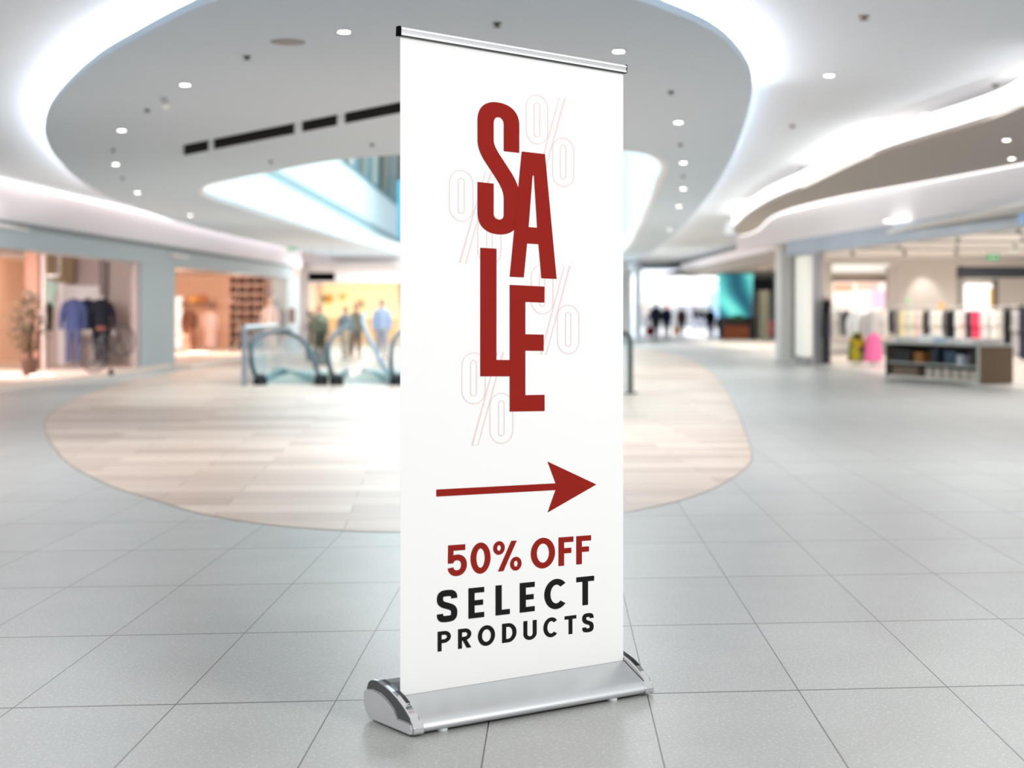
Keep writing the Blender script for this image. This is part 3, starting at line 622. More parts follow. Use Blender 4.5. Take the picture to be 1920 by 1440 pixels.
# ------------------------------------------------------------------ people
def skin_mesh(name, pts, edges, m, parent, sub=1):
    me = bpy.data.meshes.new(name); me.from_pydata([p[:3] for p in pts], edges, []); me.materials.append(m)
    o = bpy.data.objects.new(name, me); COL.objects.link(o); o.parent = parent
    bm = bmesh.new(); bm.from_mesh(me); ly = bm.verts.layers.skin.verify()
    for i,v in enumerate(bm.verts): r = pts[i][3]; v[ly].radius = r if isinstance(r,tuple) else (r,r); v[ly].use_root = (i==0)
    bm.to_mesh(me); bm.free()
    md = o.modifiers.new('skin','SKIN'); md.use_smooth_shade = True
    if sub: sb = o.modifiers.new('sub','SUBSURF'); sb.levels = sub; sb.render_levels = sub
    return o
def person(label, base, h, rz, top, bottom, skin, hair, walk=.18, coat=0.0, bag=None, bagside=1, hat_m=None, group=None, longhair=False, sit=False):
    t = thing('person', label, 'person', tuple(base), rz, group); s = h/1.75
    w = walk
    K = [(0,0,.95,.13),(0,0,1.15,.125),(0,0,1.33,.145),(0,0,1.46,.07),(0,-.01,1.52,.05),(0,-.015,1.60,.075),(0,-.01,1.69,.06)]
    E = [(0,1),(1,2),(2,3),(3,4),(4,5),(5,6)]
    for sg in (-1,1):
        b = len(K); dy = sg*w
        K += [(sg*.1,0,.88,.1),(sg*.1,-dy*.5,.5,.062),(sg*.1,-dy*.6+(.06 if dy<0 else 0),.09,.042),(sg*.11,-dy*.6-.13+(.06 if dy<0 else 0),.03,.035)]
        E += [(0,b),(b,b+1),(b+1,b+2),(b+2,b+3)]
        b = len(K)
        K += [(sg*.19,0,1.40,.065),(sg*.24,.02+dy*.3,1.13,.045),(sg*.235,-.05+dy*.6,.90,.035),(sg*.23,-.07+dy*.65,.80,.034)]
        E += [(2,b),(b,b+1),(b+1,b+2),(b+2,b+3)]
    K = [(x*s,y*s,z*s,r*s) for x,y,z,r in K]
    skin_mesh('body', K, E, skin, t)
    # trousers
    tb = MB()
    for sg in (-1,1):
        dy = sg*w; k = (.06 if dy<0 else 0)
        tb.tube([(sg*.1*s,0,.93*s),(sg*.1*s,-dy*.5*s,.5*s),(sg*.1*s,(-dy*.6+k)*s,.11*s)], [.125*s,.09*s,.07*s], 10)
    tb.lathe((0,0,0), [(.1*s,.8*s),(.175*s,.87*s),(.17*s,1.02*s)], 14, 1, .72)
    tb.build('trousers', bottom, t, local=True, smooth=True)
    jb = MB(); z0 = .86-coat
    jb.lathe((0,0,0), [(.2*s,z0*s),(.21*s,(z0+.02)*s),(.18*s,1.1*s),(.205*s,1.3*s),(.205*s,1.4*s),(.12*s,1.49*s),(.07*s,1.52*s)], 16, 1, .72)
    for sg in (-1,1):
        dy = sg*w
        jb.tube([(sg*.17*s,0,1.41*s),(sg*.245*s,(.02+dy*.3)*s,1.13*s),(sg*.24*s,(-.05+dy*.6)*s,.88*s)], [.08*s,.068*s,.052*s], 10)
    jb.build('jacket', top, t, local=True, smooth=True)
    hb = MB(); hb.ball((0,.015*s,1.67*s), .105*s, 14, .86, 1.0, 1.0)
    if longhair: hb.ball((0,.05*s,1.55*s), .1*s, 12, .85, .6, 1.5)
    hb.build('hair', hair, t, local=True, smooth=True)
    f = MB(); f.ball((0,-.07*s,1.62*s), .07*s, 12, .85, .55, 1.2); f.add([(-.012*s,-.105*s,1.6*s),(.012*s,-.105*s,1.6*s),(0,-.125*s,1.6*s),(0,-.105*s,1.64*s)],[(0,1,2),(0,2,3),(1,2,3),(0,1,3)])
    f.build('face', skin, t, local=True, smooth=True)
    if hat_m: MB().lathe((0,.01*s,1.68*s), [(.17*s,0),(.17*s,.015*s),(.11*s,.02*s),(.1*s,.1*s),(.05*s,.13*s)], 16).build('hat', hat_m, t, local=True, smooth=True)
    sh = MB()
    for sg in (-1,1):
        dy = sg*w; k = (.06 if dy<0 else 0); sh.box((sg*.105*s,(-dy*.6-.07+k)*s,.035*s),(.09*s,.26*s,.07*s))
    sh.build('shoes', M_blk, t, local=True, bevel=.02)
    if bag:
        bt = thing('shopping_bag', bag[1], 'bag', Matrix.Translation(Vector(base)) @ Matrix.Rotation(rz,4,'Z') @ Vector((bagside*.3*s,-.02,.8*s-.62*bag[2]-.0)), rz)
        b = bag[2]
        MB().box((0,0,.2*b),(.34*b,.16*b,.4*b)).build('bag_body', bag[0], bt, local=True, bevel=.01)
        MB().tube([(-.09*b,0,.4*b),(-.07*b,0,.58*b),(0,0,.63*b),(.07*b,0,.58*b),(.09*b,0,.4*b)], .01, 6).build('handle', bag[0], bt, local=True)
    return t
M_sk = mat('skin',(214,170,148),.6); M_hd = mat('dark_hair',(44,34,30),.7); M_hb = mat('brown_hair',(110,84,66),.7); M_hg = mat('grey_hair',(120,112,112),.7); M_hp = mat('pinkish_hair',(240,170,170),.7)
def c(name, rgb): return mat(name, rgb, .8, var=.12, scale=8)
def foot(x, y): return Zp(x, y, 0)
person('person at far left of the corridor crowd in dark maroon clothes', foot(1213,613), 1.6, 2.9, c('maroon_coat',(76,52,64)), c('grey_trousers',(96,86,90)), M_sk, M_hb)
person('person in a long slate blue coat walking beside the left of the crowd', foot(1230,633), 1.75, 3.0, c('slate_coat',(52,72,92)), c('dark_grey_trousers',(74,70,78)), M_sk, mat('slate_hair',(90,104,116),.7), coat=.25, bag=(c('red_bag',(190,44,56)), 'red shopping bag carried by the person in the slate blue coat', 1.15), bagside=1)
person('person with pinkish hair and navy coat in the middle left of the crowd', foot(1250,631), 1.66, 3.2, c('navy_coat',(30,48,80)), c('dark_trousers',(58,56,70)), M_sk, M_hp, coat=.2, longhair=True)
person('person in a dark red and black jacket carrying an orange bag', foot(1278,629), 1.6, 3.1, c('dark_red_jacket',(72,28,40)), c('black_navy',(36,36,48)), M_sk, M_hb, bag=(c('orange_bag',(226,166,110)), 'orange tan bag hanging beside the dark red jacketed person', 1.1), bagside=1)
person('person in a purple magenta hat and black coat right of the crowd centre', foot(1302,619), 1.72, 3.3, c('black_coat',(22,20,26)), c('pale_trousers2',(160,156,170)), M_sk, M_hd, hat_m=c('magenta_hat',(140,60,120)), coat=.1)
person('person in black beside the purple hat with head down', foot(1316,618), 1.58, 2.8, c('black_coat',(22,20,26)), c('grey_blue_trousers',(150,152,170)), M_sk, M_hd)
person('person in a black padded jacket standing left of the planter kiosk', foot(1332,632), 1.55, 3.1, c('black_jacket',(16,16,22)), c('grey_trousers2',(120,120,134)), M_sk, M_hb, coat=.1)
person('person in a dark charcoal coat closest to the orange kiosk', foot(1350,634), 1.15, 2.6, c('charcoal_coat',(60,56,60)), c('charcoal_trousers',(80,76,80)), M_sk, M_hd)
# people behind the escalators
pp = Vector((P(716,0,44).x,44,0)); person('person in a light blue top with grey hair behind the second escalator', pp, 1.62, 0.0, c('light_blue_top',(176,194,224)), c('grey_trousers3',(168,172,182)), M_sk, M_hg, walk=.1)
pp = Vector((P(600,0,44).x,44,0)); person('person with reddish brown hair behind the dark green plant', pp, 1.45, 0.2, c('sage_top',(150,156,136)), c('dark_green_trousers',(80,92,86)), M_sk, mat('auburn_hair',(150,104,86),.7), walk=.1)
pp = Vector((P(667,0,46).x,46,0)); person('person in a dull brown coat behind the second escalator', pp, 1.5, .4, c('dull_brown_coat',(122,112,96)), c('brown_trousers',(110,100,92)), M_sk, mat('taupe_hair',(130,112,104),.7), walk=.1)
pp = Vector((P(648,0,43).x,43,0)); person('person in a blue grey coat partly hidden behind the second escalator', pp, 1.42, -.3, c('blue_grey_coat',(126,140,146)), c('brown_trousers',(110,100,92)), M_sk, mat('taupe_hair',(130,112,104),.7), walk=.1)
pl = Vector((P(583,0,42).x,42,0)); leafy('potted_plant', 'dark green potted plant standing behind the first escalator', pl, 1.3, .55, 260, [mat('plant_green',(66,76,62),.6),mat('plant_green2',(90,98,78),.6)], pot=mat('grey_pot',(110,120,120),.6), seed=9)
pl = Vector((P(604,0,38.5).x,38.5,0)); leafy('potted_plant', 'low bushy grey green plant beside the tall potted plant', pl, 1.0, .5, 200, [mat('plant_green3',(70,80,76),.6),mat('plant_green2',(90,98,78),.6)], pot=mat('grey_pot',(110,120,120),.6), seed=10)

# ------------------------------------------------------------------ escalators
def glass_mat(name, rgb, alpha, rough=.05):
    return mat(name, rgb, rough, var=.02, alpha=alpha)
M_gl = glass_mat('pale_cyan_balustrade_glass',(150,188,198),.42)
M_rail = mat('dark_handrail_rubber',(58,78,90),.5); M_railp = mat('grey_blue_handrail',(140,158,172),.45)
M_foot = mat('black_newel_foot',(8,14,24),.5); M_cy = mat('cyan_skirt_panel',(160,192,196),.4); M_step = mat('grey_green_steps',(196,200,190),.5,var=.25,scale=14)
def escalator(label, dx, lf, rt, foot_l, foot_r, railmats=(None,None)):
    base = Zp((foot_l+foot_r)/2, 722); t = thing('escalator', label, 'escalator', (base.x,base.y,0), group='escalators behind the wooden floor')
    for side,(path,ft) in enumerate(((lf,foot_l),(rt,foot_r))):
        if path is None: continue
        pts = crom([P(x,y,Y) for x,y,Y in path], 5, False)
        pts = [Vector((p.x,p.y,max(p.z,.06))) for p in pts]
        MB().tube(pts, .042, 10).build('handrail', railmats[side] or M_rail, t, smooth=True)
        low = [Vector((p.x*1.0,p.y,.12)) for p in (pts[-1], pts[0])]
        d = Vector((.0,.02,0))
        g = MB(); n = len(pts); c0 = Vector((pts[0].x, pts[0].y, .1)); ce = Vector((pts[-1].x, pts[-1].y, .1))
        bot = [c0.lerp(ce, i/(n-1)) for i in range(n)]
        vs = pts+bot; g.add(vs, [(i,i+1,n+i+1,n+i) for i in range(n-1)])
        go = g.build('balustrade_glass', M_gl, t)
        sk = MB(); a, b = (c0.x,c0.y), (ce.x,ce.y); sk.quadbox(a,b,0,.16,.08); sk.build('skirt_panel', M_cy, t)
        f = Zp(ft,722); MB().lathe((f.x,f.y,0), [(.12,0),(.13,.05),(.11,.17),(.06,.2)], 16).build('newel_foot', M_foot, t, smooth=True)
    a = Zp(foot_l+16,718); b = Zp(foot_r-10,718)
    st = MB(); wdt = b.x-a.x
    for k in range(5):
        st.box(((a.x+b.x)/2+.03*k, a.y+.35+k*.42, .03+.012*k), (wdt*.92, .42, .06+.024*k))
    st.build('steps', M_step, t, bevel=.01)
    MB().box(((a.x+b.x)/2, a.y-.02, .012),(wdt,.3,.024)).build('comb_plate', mat('silver_comb_plate',(190,206,210),.35,.6), t, bevel=.004)
    return t
escalator('left escalator end with curved dark handrails beside the glass fence post', 0,
    [(489,714,28.3),(477,700,28.1),(471,672,28.1),(473,645,28.3),(484,630,28.8),(512,622,30),(545,618,32.5)],
    [(603,714,28.3),(593,690,28.5),(584,662,28.9),(571,641,29.5),(552,629,30.3),(532,623,31.4),(515,619,33)], 488, 602)
escalator('middle escalator end with a straight slanting right handrail', 0,
    [(631,714,28.3),(621,698,28.1),(615,670,28.1),(617,645,28.3),(626,628,28.8),(640,618,30),(655,612,32.5)],
    [(738,716,28.3),(724,694,28.6),(708,665,29.0),(694,638,29.5),(684,615,30.2),(681,600,31),(684,588,32.5)], 631, 744, (None, M_railp))
escalator('rightmost escalator end, nearly all behind the left edge of the banner', 0,
    [(744,714,28.3),(735,700,28.1),(733,672,28.1),(736,645,28.3),(745,628,28.8),(760,618,30),(775,612,32.5)],
    [(858,714,28.3),(844,690,28.5),(834,662,28.9),(820,641,29.5),(802,629,30.3),(790,623,31.4),(780,619,33)], 746, 858)
# glass fence posts
gp = Zp(458,724); t = thing('glass_fence', 'glass fence with blue grey end post and silver top rail left of the escalators', 'fence', tuple(gp))
MB().box((gp.x,gp.y,.5),(.09,.06,1.0)).build('end_post', mat('blue_grey_post',(140,146,158),.4), t, bevel=.01)
q = P(500,612,31)
MB().tube([(gp.x,gp.y,1.02),(q.x+.25,q.y-.4,1.03)], .04, 10).build('top_rail', mat('silver_rail',(200,206,208),.35,.5), t, smooth=True)
MB().add([(gp.x,gp.y,.05),(q.x,q.y,.05),(q.x,q.y,1.0),(gp.x,gp.y,1.0)],[(0,1,2,3)]).build('glass_pane', M_gl, t)
gp = Zp(1182,738); t = thing('glass_fence', 'glass fence end with dark green grey post just right of the banner', 'fence', tuple(gp))
MB().tube([(gp.x,gp.y,0),(gp.x,gp.y,.86),(gp.x-.03,gp.y,.93),(gp.x-.1,gp.y,.96),(gp.x-.6,gp.y,.96)], .045, 10).build('end_post', mat('green_grey_post',(86,96,94),.4), t, smooth=True)
MB().add([(gp.x,gp.y,.05),(gp.x-1.1,gp.y,.05),(gp.x-1.1,gp.y,.92),(gp.x,gp.y,.92)],[(0,1,2,3)]).build('glass_pane', M_gl, t)
MB().box((gp.x,gp.y,.015),(.22,.2,.03)).build('base_plate', mat('green_grey_post',(86,96,94),.4), t, bevel=.01)

# ------------------------------------------------------------------ far corridor
M_cw = mat('white_corridor_wall',(240,240,240),.7,var=.02,scale=.3)
M_lb = mat('glowing_white_panel',(250,252,255),.5,var=0,emit=1.05)
struct(bx(1190,1350,500,572,148,.2).build('window_1', M_lb))
struct(MB().box((11.5,116,3.46),(9,64,.04)).build('ceiling_glow_panel', M_lb))  # glowing panel added to whiten the far corridor ceiling
struct(bx(1100,1500,440,625,149.5).build('wall_back', M_cw))
struct(MB().quadbox((9.8,148),(5.6,72),0,ZM,.2).build('wall_corridor_left', mat('pale_blue_white_wall',(222,230,236),.5)))
struct(bx(900,1180,440,640,72).build('wall_behind_escalators', M_cw))
for i,(x0,x1,y0,y1,Y,cc,lb,e) in enumerate([
    (1246,1262,545,577,110,(255,196,196),'pink poster rising behind the corridor crowd on the left',.4),
    (1285,1309,528,556,105,(255,200,228),'pink banner board above the corridor crowd',.4),
    (1266,1284,535,556,122,(214,226,234),'pale grey blue board above the corridor crowd',.2),
    (1325,1348,525,560,112,(196,208,226),'blue grey board left of the teal screen',.2),
    (1330,1349,545,598,90,(170,206,240),'sky blue board right behind the crowd',.4),
    (1204,1216,545,592,100,(206,192,178),'beige board at the left wall of the corridor',0)]):
    a = P(x0,y1,Y); tt = thing('poster_board', lb, 'board', ((P(x0,0,Y).x+P(x1,0,Y).x)/2, Y, 0)); 
    b = P(x1,y0,Y)
    MB().box((0,0,(a.z+b.z)/2),(b.x-a.x,.08,b.z-a.z)).build('panel', mat('poster_%d'%i,cc,.6,emit=e), tt, local=True, bevel=.01)
    MB().box((0,0,a.z/2),(.08,.08,a.z)).box((0,0,.02),((b.x-a.x)*.6,.4,.04)).build('stand', mat('poster_stand',(200,204,212),.5), tt, local=True)
# right hand row beyond the pillar
struct(MB().quadbox((7.2,66),(7.35,44),2.72,3.02,.4).build('wall_right_far_fascia', mat('taupe_fascia',(182,172,164),.7)))
struct(MB().quadbox((7.15,68),(7.3,44),3.02,3.3,.45).build('wall_right_far_band', mat('white_band',(246,240,242),.6,emit=.12)))
struct(MB().quadbox((20,150),(11.0,80),0,ZM,.3).build('wall_right_corridor', mat('lavender_white_wall',(228,230,240),.6)))
struct(bx(1350,1480,495,640,80).build('wall_recess_back', mat('olive_grey_wall',(168,166,152),.7)))
struct(MB().box((10.5,62,3.1),(6.4,36,.06)).build('ceiling_recess', mat('taupe_recess_ceiling',(190,182,174),.8)))
struct(MB().box((10.6,60,.02),(6.4,38,.03)).build('floor_recess', mat('beige_recess_floor',(216,204,192),.35)))
# teal screen column with planter kiosk
Yk = 74; kx = P(1384,0,Yk).x
M_scr = bpy.data.materials.new('teal_led_screen'); M_scr.use_nodes = True; nt = M_scr.node_tree; N = nt.nodes; L = nt.links; b_ = N['Principled BSDF']
geo = N.new('ShaderNodeNewGeometry'); mp = N.new('ShaderNodeMapping'); mp.inputs['Rotation'].default_value = (0,math.radians(35),0); wv = N.new('ShaderNodeTexWave'); wv.inputs['Scale'].default_value = .16; wv.inputs['Distortion'].default_value = 9; wv.inputs['Detail'].default_value = 2
L.new(geo.outputs['Position'], mp.inputs['Vector']); L.new(mp.outputs[0], wv.inputs['Vector']); cr = N.new('ShaderNodeValToRGB'); e = cr.color_ramp.elements
e[0].color = (*lin((30,90,112)),1); e[1].color = (*lin((120,240,226)),1); k_ = e.new(.45); k_.color = (*lin((54,150,160)),1)
L.new(wv.outputs['Fac'], cr.inputs[0]); L.new(cr.outputs[0], b_.inputs['Base Color']); L.new(cr.outputs[0], b_.inputs['Emission Color']); b_.inputs['Emission Strength'].default_value = .75
sc_ = thing('led_screen', 'tall curved turquoise led screen standing above the orange kiosk', 'screen', (kx,Yk+.6,.0))
mb = MB(); R = 1.15; vs = []; fs = []; n = 14
for i in range(n+1):
    a = math.pi*(1.12+.76*i/n); vs += [(R*.72*math.cos(a),.6*math.sin(a)+.5,1.05),(R*.78*math.cos(a),.6*math.sin(a)+.5,3.05)]
for i in range(n): fs.append((2*i,2*i+2,2*i+3,2*i+1))
mb.add(vs, fs).build('screen_face', M_scr, sc_, local=True, smooth=True)
MB().box((0,.62,1.55),(1.3,.3,3.0)).build('housing', mat('dark_teal_housing',(30,70,84),.5), sc_, local=True, bevel=.03)
ks = thing('kiosk', 'orange brown planter kiosk with dark goods below the turquoise screen', 'kiosk', (kx,Yk-.3,0.035))
M_ob = mat('orange_brown_panel',(150,76,34),.6,var=.25,scale=5)
MB().prism([[(-.72,-.35,0),(.42,-.35,0),(.42,.35,0),(-.72,.35,0)]], (0,0,.62)).build('body', M_ob, ks, local=True, bevel=.03)
MB().box((.58,0,.5),(.32,.7,1.0)).build('side_cabinet', mat('black_brown_cabinet',(36,32,30),.6), ks, local=True, bevel=.02)
MB().box((-.15,.05,.82),(1.1,.5,.35)).build('display_case', mat('dark_goods_case',(50,40,34),.5,var=.5,scale=9), ks, local=True, bevel=.04)
MB().ball((-.1,-.3,1.0), .16, 10, 1.6,.8,.8).build('greenery', mat('kiosk_green',(50,120,76),.7), ks, local=True, smooth=True)
s = P(1431,533,60); t = thing('hanging_sign', 'wide black hanging sign at the dark opening left of the white pillar', 'sign', (s.x,60,s.z))
MB().box((0,0,0),(.74,.3,.44)).build('sign_panel', M_blk, t, local=True, bevel=.05)
for dx in (-.25,.25): MB().tube([(dx,0,.2),(dx,0,3.08-s.z)], .012, 6).build('hanger_rod', M_blk, t, local=True)
s = foot(1441,640); s = Vector((P(1441,0,66).x,66,.035)); t = thing('shopping_bag', 'dark red bag standing on the floor under the black hanging sign', 'bag', tuple(s))
z_ = P(0,600,66).z
MB().lathe((0,0,0), [(.14,.25),(.2,.3),(.2,.75),(.12,.9)], 14, 1,.6).build('bag_body', mat('dark_red_bag',(140,50,62),.6), t, local=True, smooth=True)
MB().lathe((0,0,0), [(.13,0),(.13,.02),(.03,.03),(.03,.26)], 14).build('stand', mat('grey_stand',(150,140,134),.5), t, local=True)
tag(bx(1426,1442,545,636,64,.3).build('recess_column', mat('dark_olive_column',(98,98,80),.7), bevel=.02), 'dark olive column under the black hanging sign', 'column')
struct(MB().box((8.8,50.2,.3),(2.6,1.5,.55)).build('trim_5', mat('white_low_plinth',(232,228,224),.6))) if False else None

# ------------------------------------------------------------------ right shop
M_pil = mat('white_pillar_paint',(228,226,222),.5,var=.01)
pil = MB().box((7.30,43.0,2.0),(.30,.9,4.0)).build('wall_right_pillar', M_pil); struct(pil)
struct(MB().box((7.53,42.4,2.0),(.10,.9,4.0)).build('trim_6', mat('grey_pillar_reveal',(188,186,184),.5)))
struct(MB().box((7.62,41.8,1.9),(.14,1.0,3.9)).build('trim_7', M_pil))
def front(Y): # shopfront line on the right
    return 7.25+(37.9-Y)*.095
# white bulkhead above the fascia
pts = [Vector((front(Y)+.0,Y,0)) for Y in (46,42,38,34,30,26,22,18)]
light('AREA', (13,110,3.2), 1500, (1,.99,1), 5, 50, (13,110,0), name='ceiling_fill')  # added fill for the far corridor, no fitting built
light('AREA', (10,62,2.95), 450, (1,.97,.93), 3, 14, (10,62,0), name='ceiling_fill')  # added fill for the recess beyond the pillar
def wallstrip(pts, z0, z1, th, m, name):
    return ribbon(pts, z0, z1, name, m, th=th, side=-1 if True else 1)
for nm,z0,z1,m,off in (('wall_right_bulkhead',3.07,3.98,mat('white_bulkhead',(240,236,238),.7),-.02),):
    struct(ribbon([p+Vector((off,0,0)) for p in pts], z0, z1, nm, m, th=.3, side=1))
tag(ribbon([p+Vector((-.14,0,0)) for p in pts], 3.80, 3.86, 'cove_light', M_cove, th=.05, side=1), 'white cove light line at the top of the right shop bulkhead', 'cove light')
def grad_fascia():
    m = bpy.data.materials.new('brushed_steel_fascia'); m.use_nodes = True; nt = m.node_tree; N = nt.nodes; L = nt.links; b = N['Principled BSDF']
    b.inputs['Metallic'].default_value = .35; b.inputs['Roughness'].default_value = .32
    geo = N.new('ShaderNodeNewGeometry'); no = N.new('ShaderNodeTexNoise'); no.inputs['Scale'].default_value = .5; L.new(geo.outputs['Position'], no.inputs['Vector'])
    mx = N.new('ShaderNodeMix'); mx.data_type = 'RGBA'; mx.inputs['A'].default_value = (*lin((124,136,140)),1); mx.inputs['B'].default_value = (*lin((168,178,192)),1)
    L.new(no.outputs['Fac'], mx.inputs['Factor']); L.new(mx.outputs['Result'], b.inputs['Base Color']); return m
pts2 = [Vector((front(Y)-.03,Y,0)) for Y in (40.6,37,33,29,26,22,18)]
struct(ribbon(pts2, 2.70, 3.07, 'wall_right_fascia', grad_fascia(), th=.4, side=1))
p = P(1897,397,26.2); tag(MB().box((front(25.7)-.04,25.7,2.9),(.05,1.1,.34),math.radians(5)).build('fascia_sign', mat('blue_sign_panel',(150,186,228),.5,emit=.25), bevel=.01), 'light blue panel on the steel fascia near the right edge', 'sign')
p = P(1672,402,33.0); tag(MB().box((front(32)-.12,32,3.13),(.12,1.2,.04),math.radians(5)).build('fascia_light', mat('white_fascia_lamp',(255,255,255),.5,var=0,emit=2.2), bevel=.01), 'bright white lamp sitting on the middle of the steel fascia', 'lamp')
# glass entrance pier
ep = thing('entrance_pier', 'lit white entrance pier with a steel edge at the left of the clothes shop', 'pier', (7.45,38.9,0))
MB().box((7.30,39.6,1.36),(.30,1.4,2.62)).build('lit_panel', mat('cream_lit_panel',(244,240,230),.5,emit=.25), ep, bevel=.01)
MB().box((7.30,39.5,.1),(.36,1.6,.2)).build('plinth', mat('grey_plinth',(150,150,146),.5), ep, bevel=.01)
MB().box((7.22,37.9,1.36),(.20,.16,2.64)).build('steel_edge', mat('brushed_steel_edge',(176,172,176),.35,.6), ep, bevel=.01)
MB().box((7.35,37.9,1.36),(.08,.2,2.64)).build('beige_edge', mat('beige_edge',(206,196,184),.5), ep, bevel=.01)
# interior
BR = 49
M_be = mat('beige_shop_wall',(222,212,202),.8,var=.02,scale=.6)
struct(bx(1540,2120,470,640,BR).build('wall_shop_right_back', M_be))
struct(MB().box((12.9,36,2.93),(10.4,27,.06)).build('ceiling_shop_right', mat('white_shop_ceiling',(232,228,224),.8)))
struct(MB().prism([[Vector((7.2,45,.0)),Vector((front(37.9),37.9,0)),Vector((front(24),24,0)),Vector((18,24,0)),Vector((18,49,0)),Vector((7.2,49,0))]], (0,0,.02)).build('floor_shop_right', mat('cream_shop_floor',(234,228,220),.3)))
struct(bx(1666,1684,500,628,47.5,.4).build('trim_8', mat('mauve_grey_column',(186,176,172),.6)))
tg = thing('wall_niche', 'lit white niche with pink and salmon panels at the back of the clothes shop', 'niche', tuple(P(1614,584,48.6)))
bx(1562,1668,528,588,48.8,.1).build('back_panel', mat('lit_niche_white',(255,248,242),.5,emit=.6), tg)
bx(1564,1600,532,547,48.6,.08).build('salmon_panel', mat('salmon_panel',(250,196,166),.6,emit=.4), tg, bevel=.01)
bx(1606,1648,530,546,48.6,.08).build('peach_panel', mat('peach_panel',(252,216,200),.6,emit=.5), tg, bevel=.01)
bx(1632,1668,545,574,48.5,.08).build('pink_panel', mat('pink_panel',(255,218,248),.6,emit=.5), tg, bevel=.01)
bx(1566,1666,516,528,48.2,.5).build('lintel', mat('taupe_lintel',(150,138,124),.6), tg, bevel=.01)
bx(1562,1668,495,510,48.3,.3).build('light_trough', mat('white_trough',(250,250,246),.6,emit=.4), tg, bevel=.01)
o = bx(1740,1741,490,560,48.9,.02)
light('SPOT', (P(1735,0,48.2).x,48.2,2.86), 60, (1,.98,.94), .05, target=(P(1735,0,48.9).x,48.95,1.6), spot=60, name='wall_washer')
nt_ = thing('wall_opening', 'display recess under a long black lintel at the right of the clothes shop', 'recess', tuple(P(1864,584,47.5)))
bx(1804,2010,500,520,46.6,.6).build('lintel', mat('blue_black_lintel',(44,48,58),.5), nt_, bevel=.01)
bx(1808,1864,532,584,48.2,.1).build('lightbox', mat('white_lightbox2',(255,255,255),.5,emit=1.2), nt_, bevel=.01)
bx(1856,1864,540,580,48.1,.08).build('orange_strip', mat('amber_strip',(240,190,110),.6,emit=.3), nt_, bevel=.01)
bx(1864,1872,524,600,48,.2).build('jamb', mat('grey_jamb',(120,114,112),.6), nt_, bevel=.01)
bx(1800,1808,498,600,47,.4).build('jamb', mat('grey_jamb2',(170,166,160),.6), nt_, bevel=.01)
s = P(1862,482,40); ex = thing('exit_sign', 'green exit sign hanging from the ceiling of the clothes shop', 'sign', (s.x,40,s.z))
MB().box((0,0,0),(.3,.05,.17)).build('sign_panel', mat('green_exit_panel',(70,150,100),.5,emit=.35), ex, local=True, bevel=.005)
M_exw = mat('white_exit_symbol',(236,246,238),.5,emit=.4)
# running figure and arrow symbol
MB().box((-.05,-.027,.045),(.02,.004,.02)).add([(-.07,-.028,.03),(-.04,-.028,.03),(-.03,-.028,-.01),(-.05,-.028,-.01)],[(0,1,2,3)]).add([(-.05,-.028,-.01),(-.03,-.028,-.01),(-.01,-.028,-.06),(-.025,-.028,-.06)],[(0,1,2,3)]).add([(-.05,-.028,-.01),(-.04,-.028,-.01),(-.07,-.028,-.05),(-.08,-.028,-.045)],[(0,1,2,3)]).add([(.03,-.028,.01),(.08,-.028,.01),(.08,-.028,.03),(.11,-.028,0),(.08,-.028,-.03),(.08,-.028,-.01),(.03,-.028,-.01)],[(0,1,2,3,4,5,6)]).build('exit_symbol', M_exw, ex, local=True)
for dx in (-.1,.1): MB().tube([(dx,0,.08),(dx,0,2.9-s.z)], .006, 6).build('hanger_rod', M_ring, ex, local=True)
s = P(1902,468,41); ex2 = thing('ceiling_lamp', 'pale green tinted lamp on the clothes shop ceiling right of the exit sign', 'lamp', (s.x,41,s.z))
MB().box((0,0,0),(.26,.12,.06)).build('diffuser', mat('pale_green_lamp',(214,240,220),.5,emit=.6), ex2, local=True, bevel=.01)
MB().tube([(0,0,.03),(0,0,2.9-s.z)], .01, 6).build('rod', M_ring, ex2, local=True)
for i,(yy,x0,x1) in enumerate([(28.5,8.3,13),(32,8.2,13.5),(36,8,14),(40,7.8,14.5)]):
    tr = thing('lighting_track', 'grey ceiling lighting track, %s from the front in the clothes shop' % ['first','second','third','last'][i], 'lighting track', ((x0+x1)/2, yy, 2.86), group='lighting tracks in the clothes shop')
    MB().box((0,0,0),(x1-x0,.05,.05)).build('rail', mat('track_grey',(176,172,168),.5), tr, local=True)
    for k in range(3):
        xx = -(x1-x0)/2+.7+k*1.3
        MB().tube([(xx,0,-.03),(xx,-.03,-.09),(xx,-.09,-.14)], [.02,.045,.05], 10).build('spot_head', mat('spot_grey',(130,128,126),.5), tr, local=True, smooth=True)
light('AREA', (12,33,2.85), 400, (1,.97,.94), 7, 12, (12,33,0), name='shop_light')
light('AREA', (11.5,44,2.85), 360, (1,.97,.94), 6, 6, (11.5,45,0), name='shop_light')

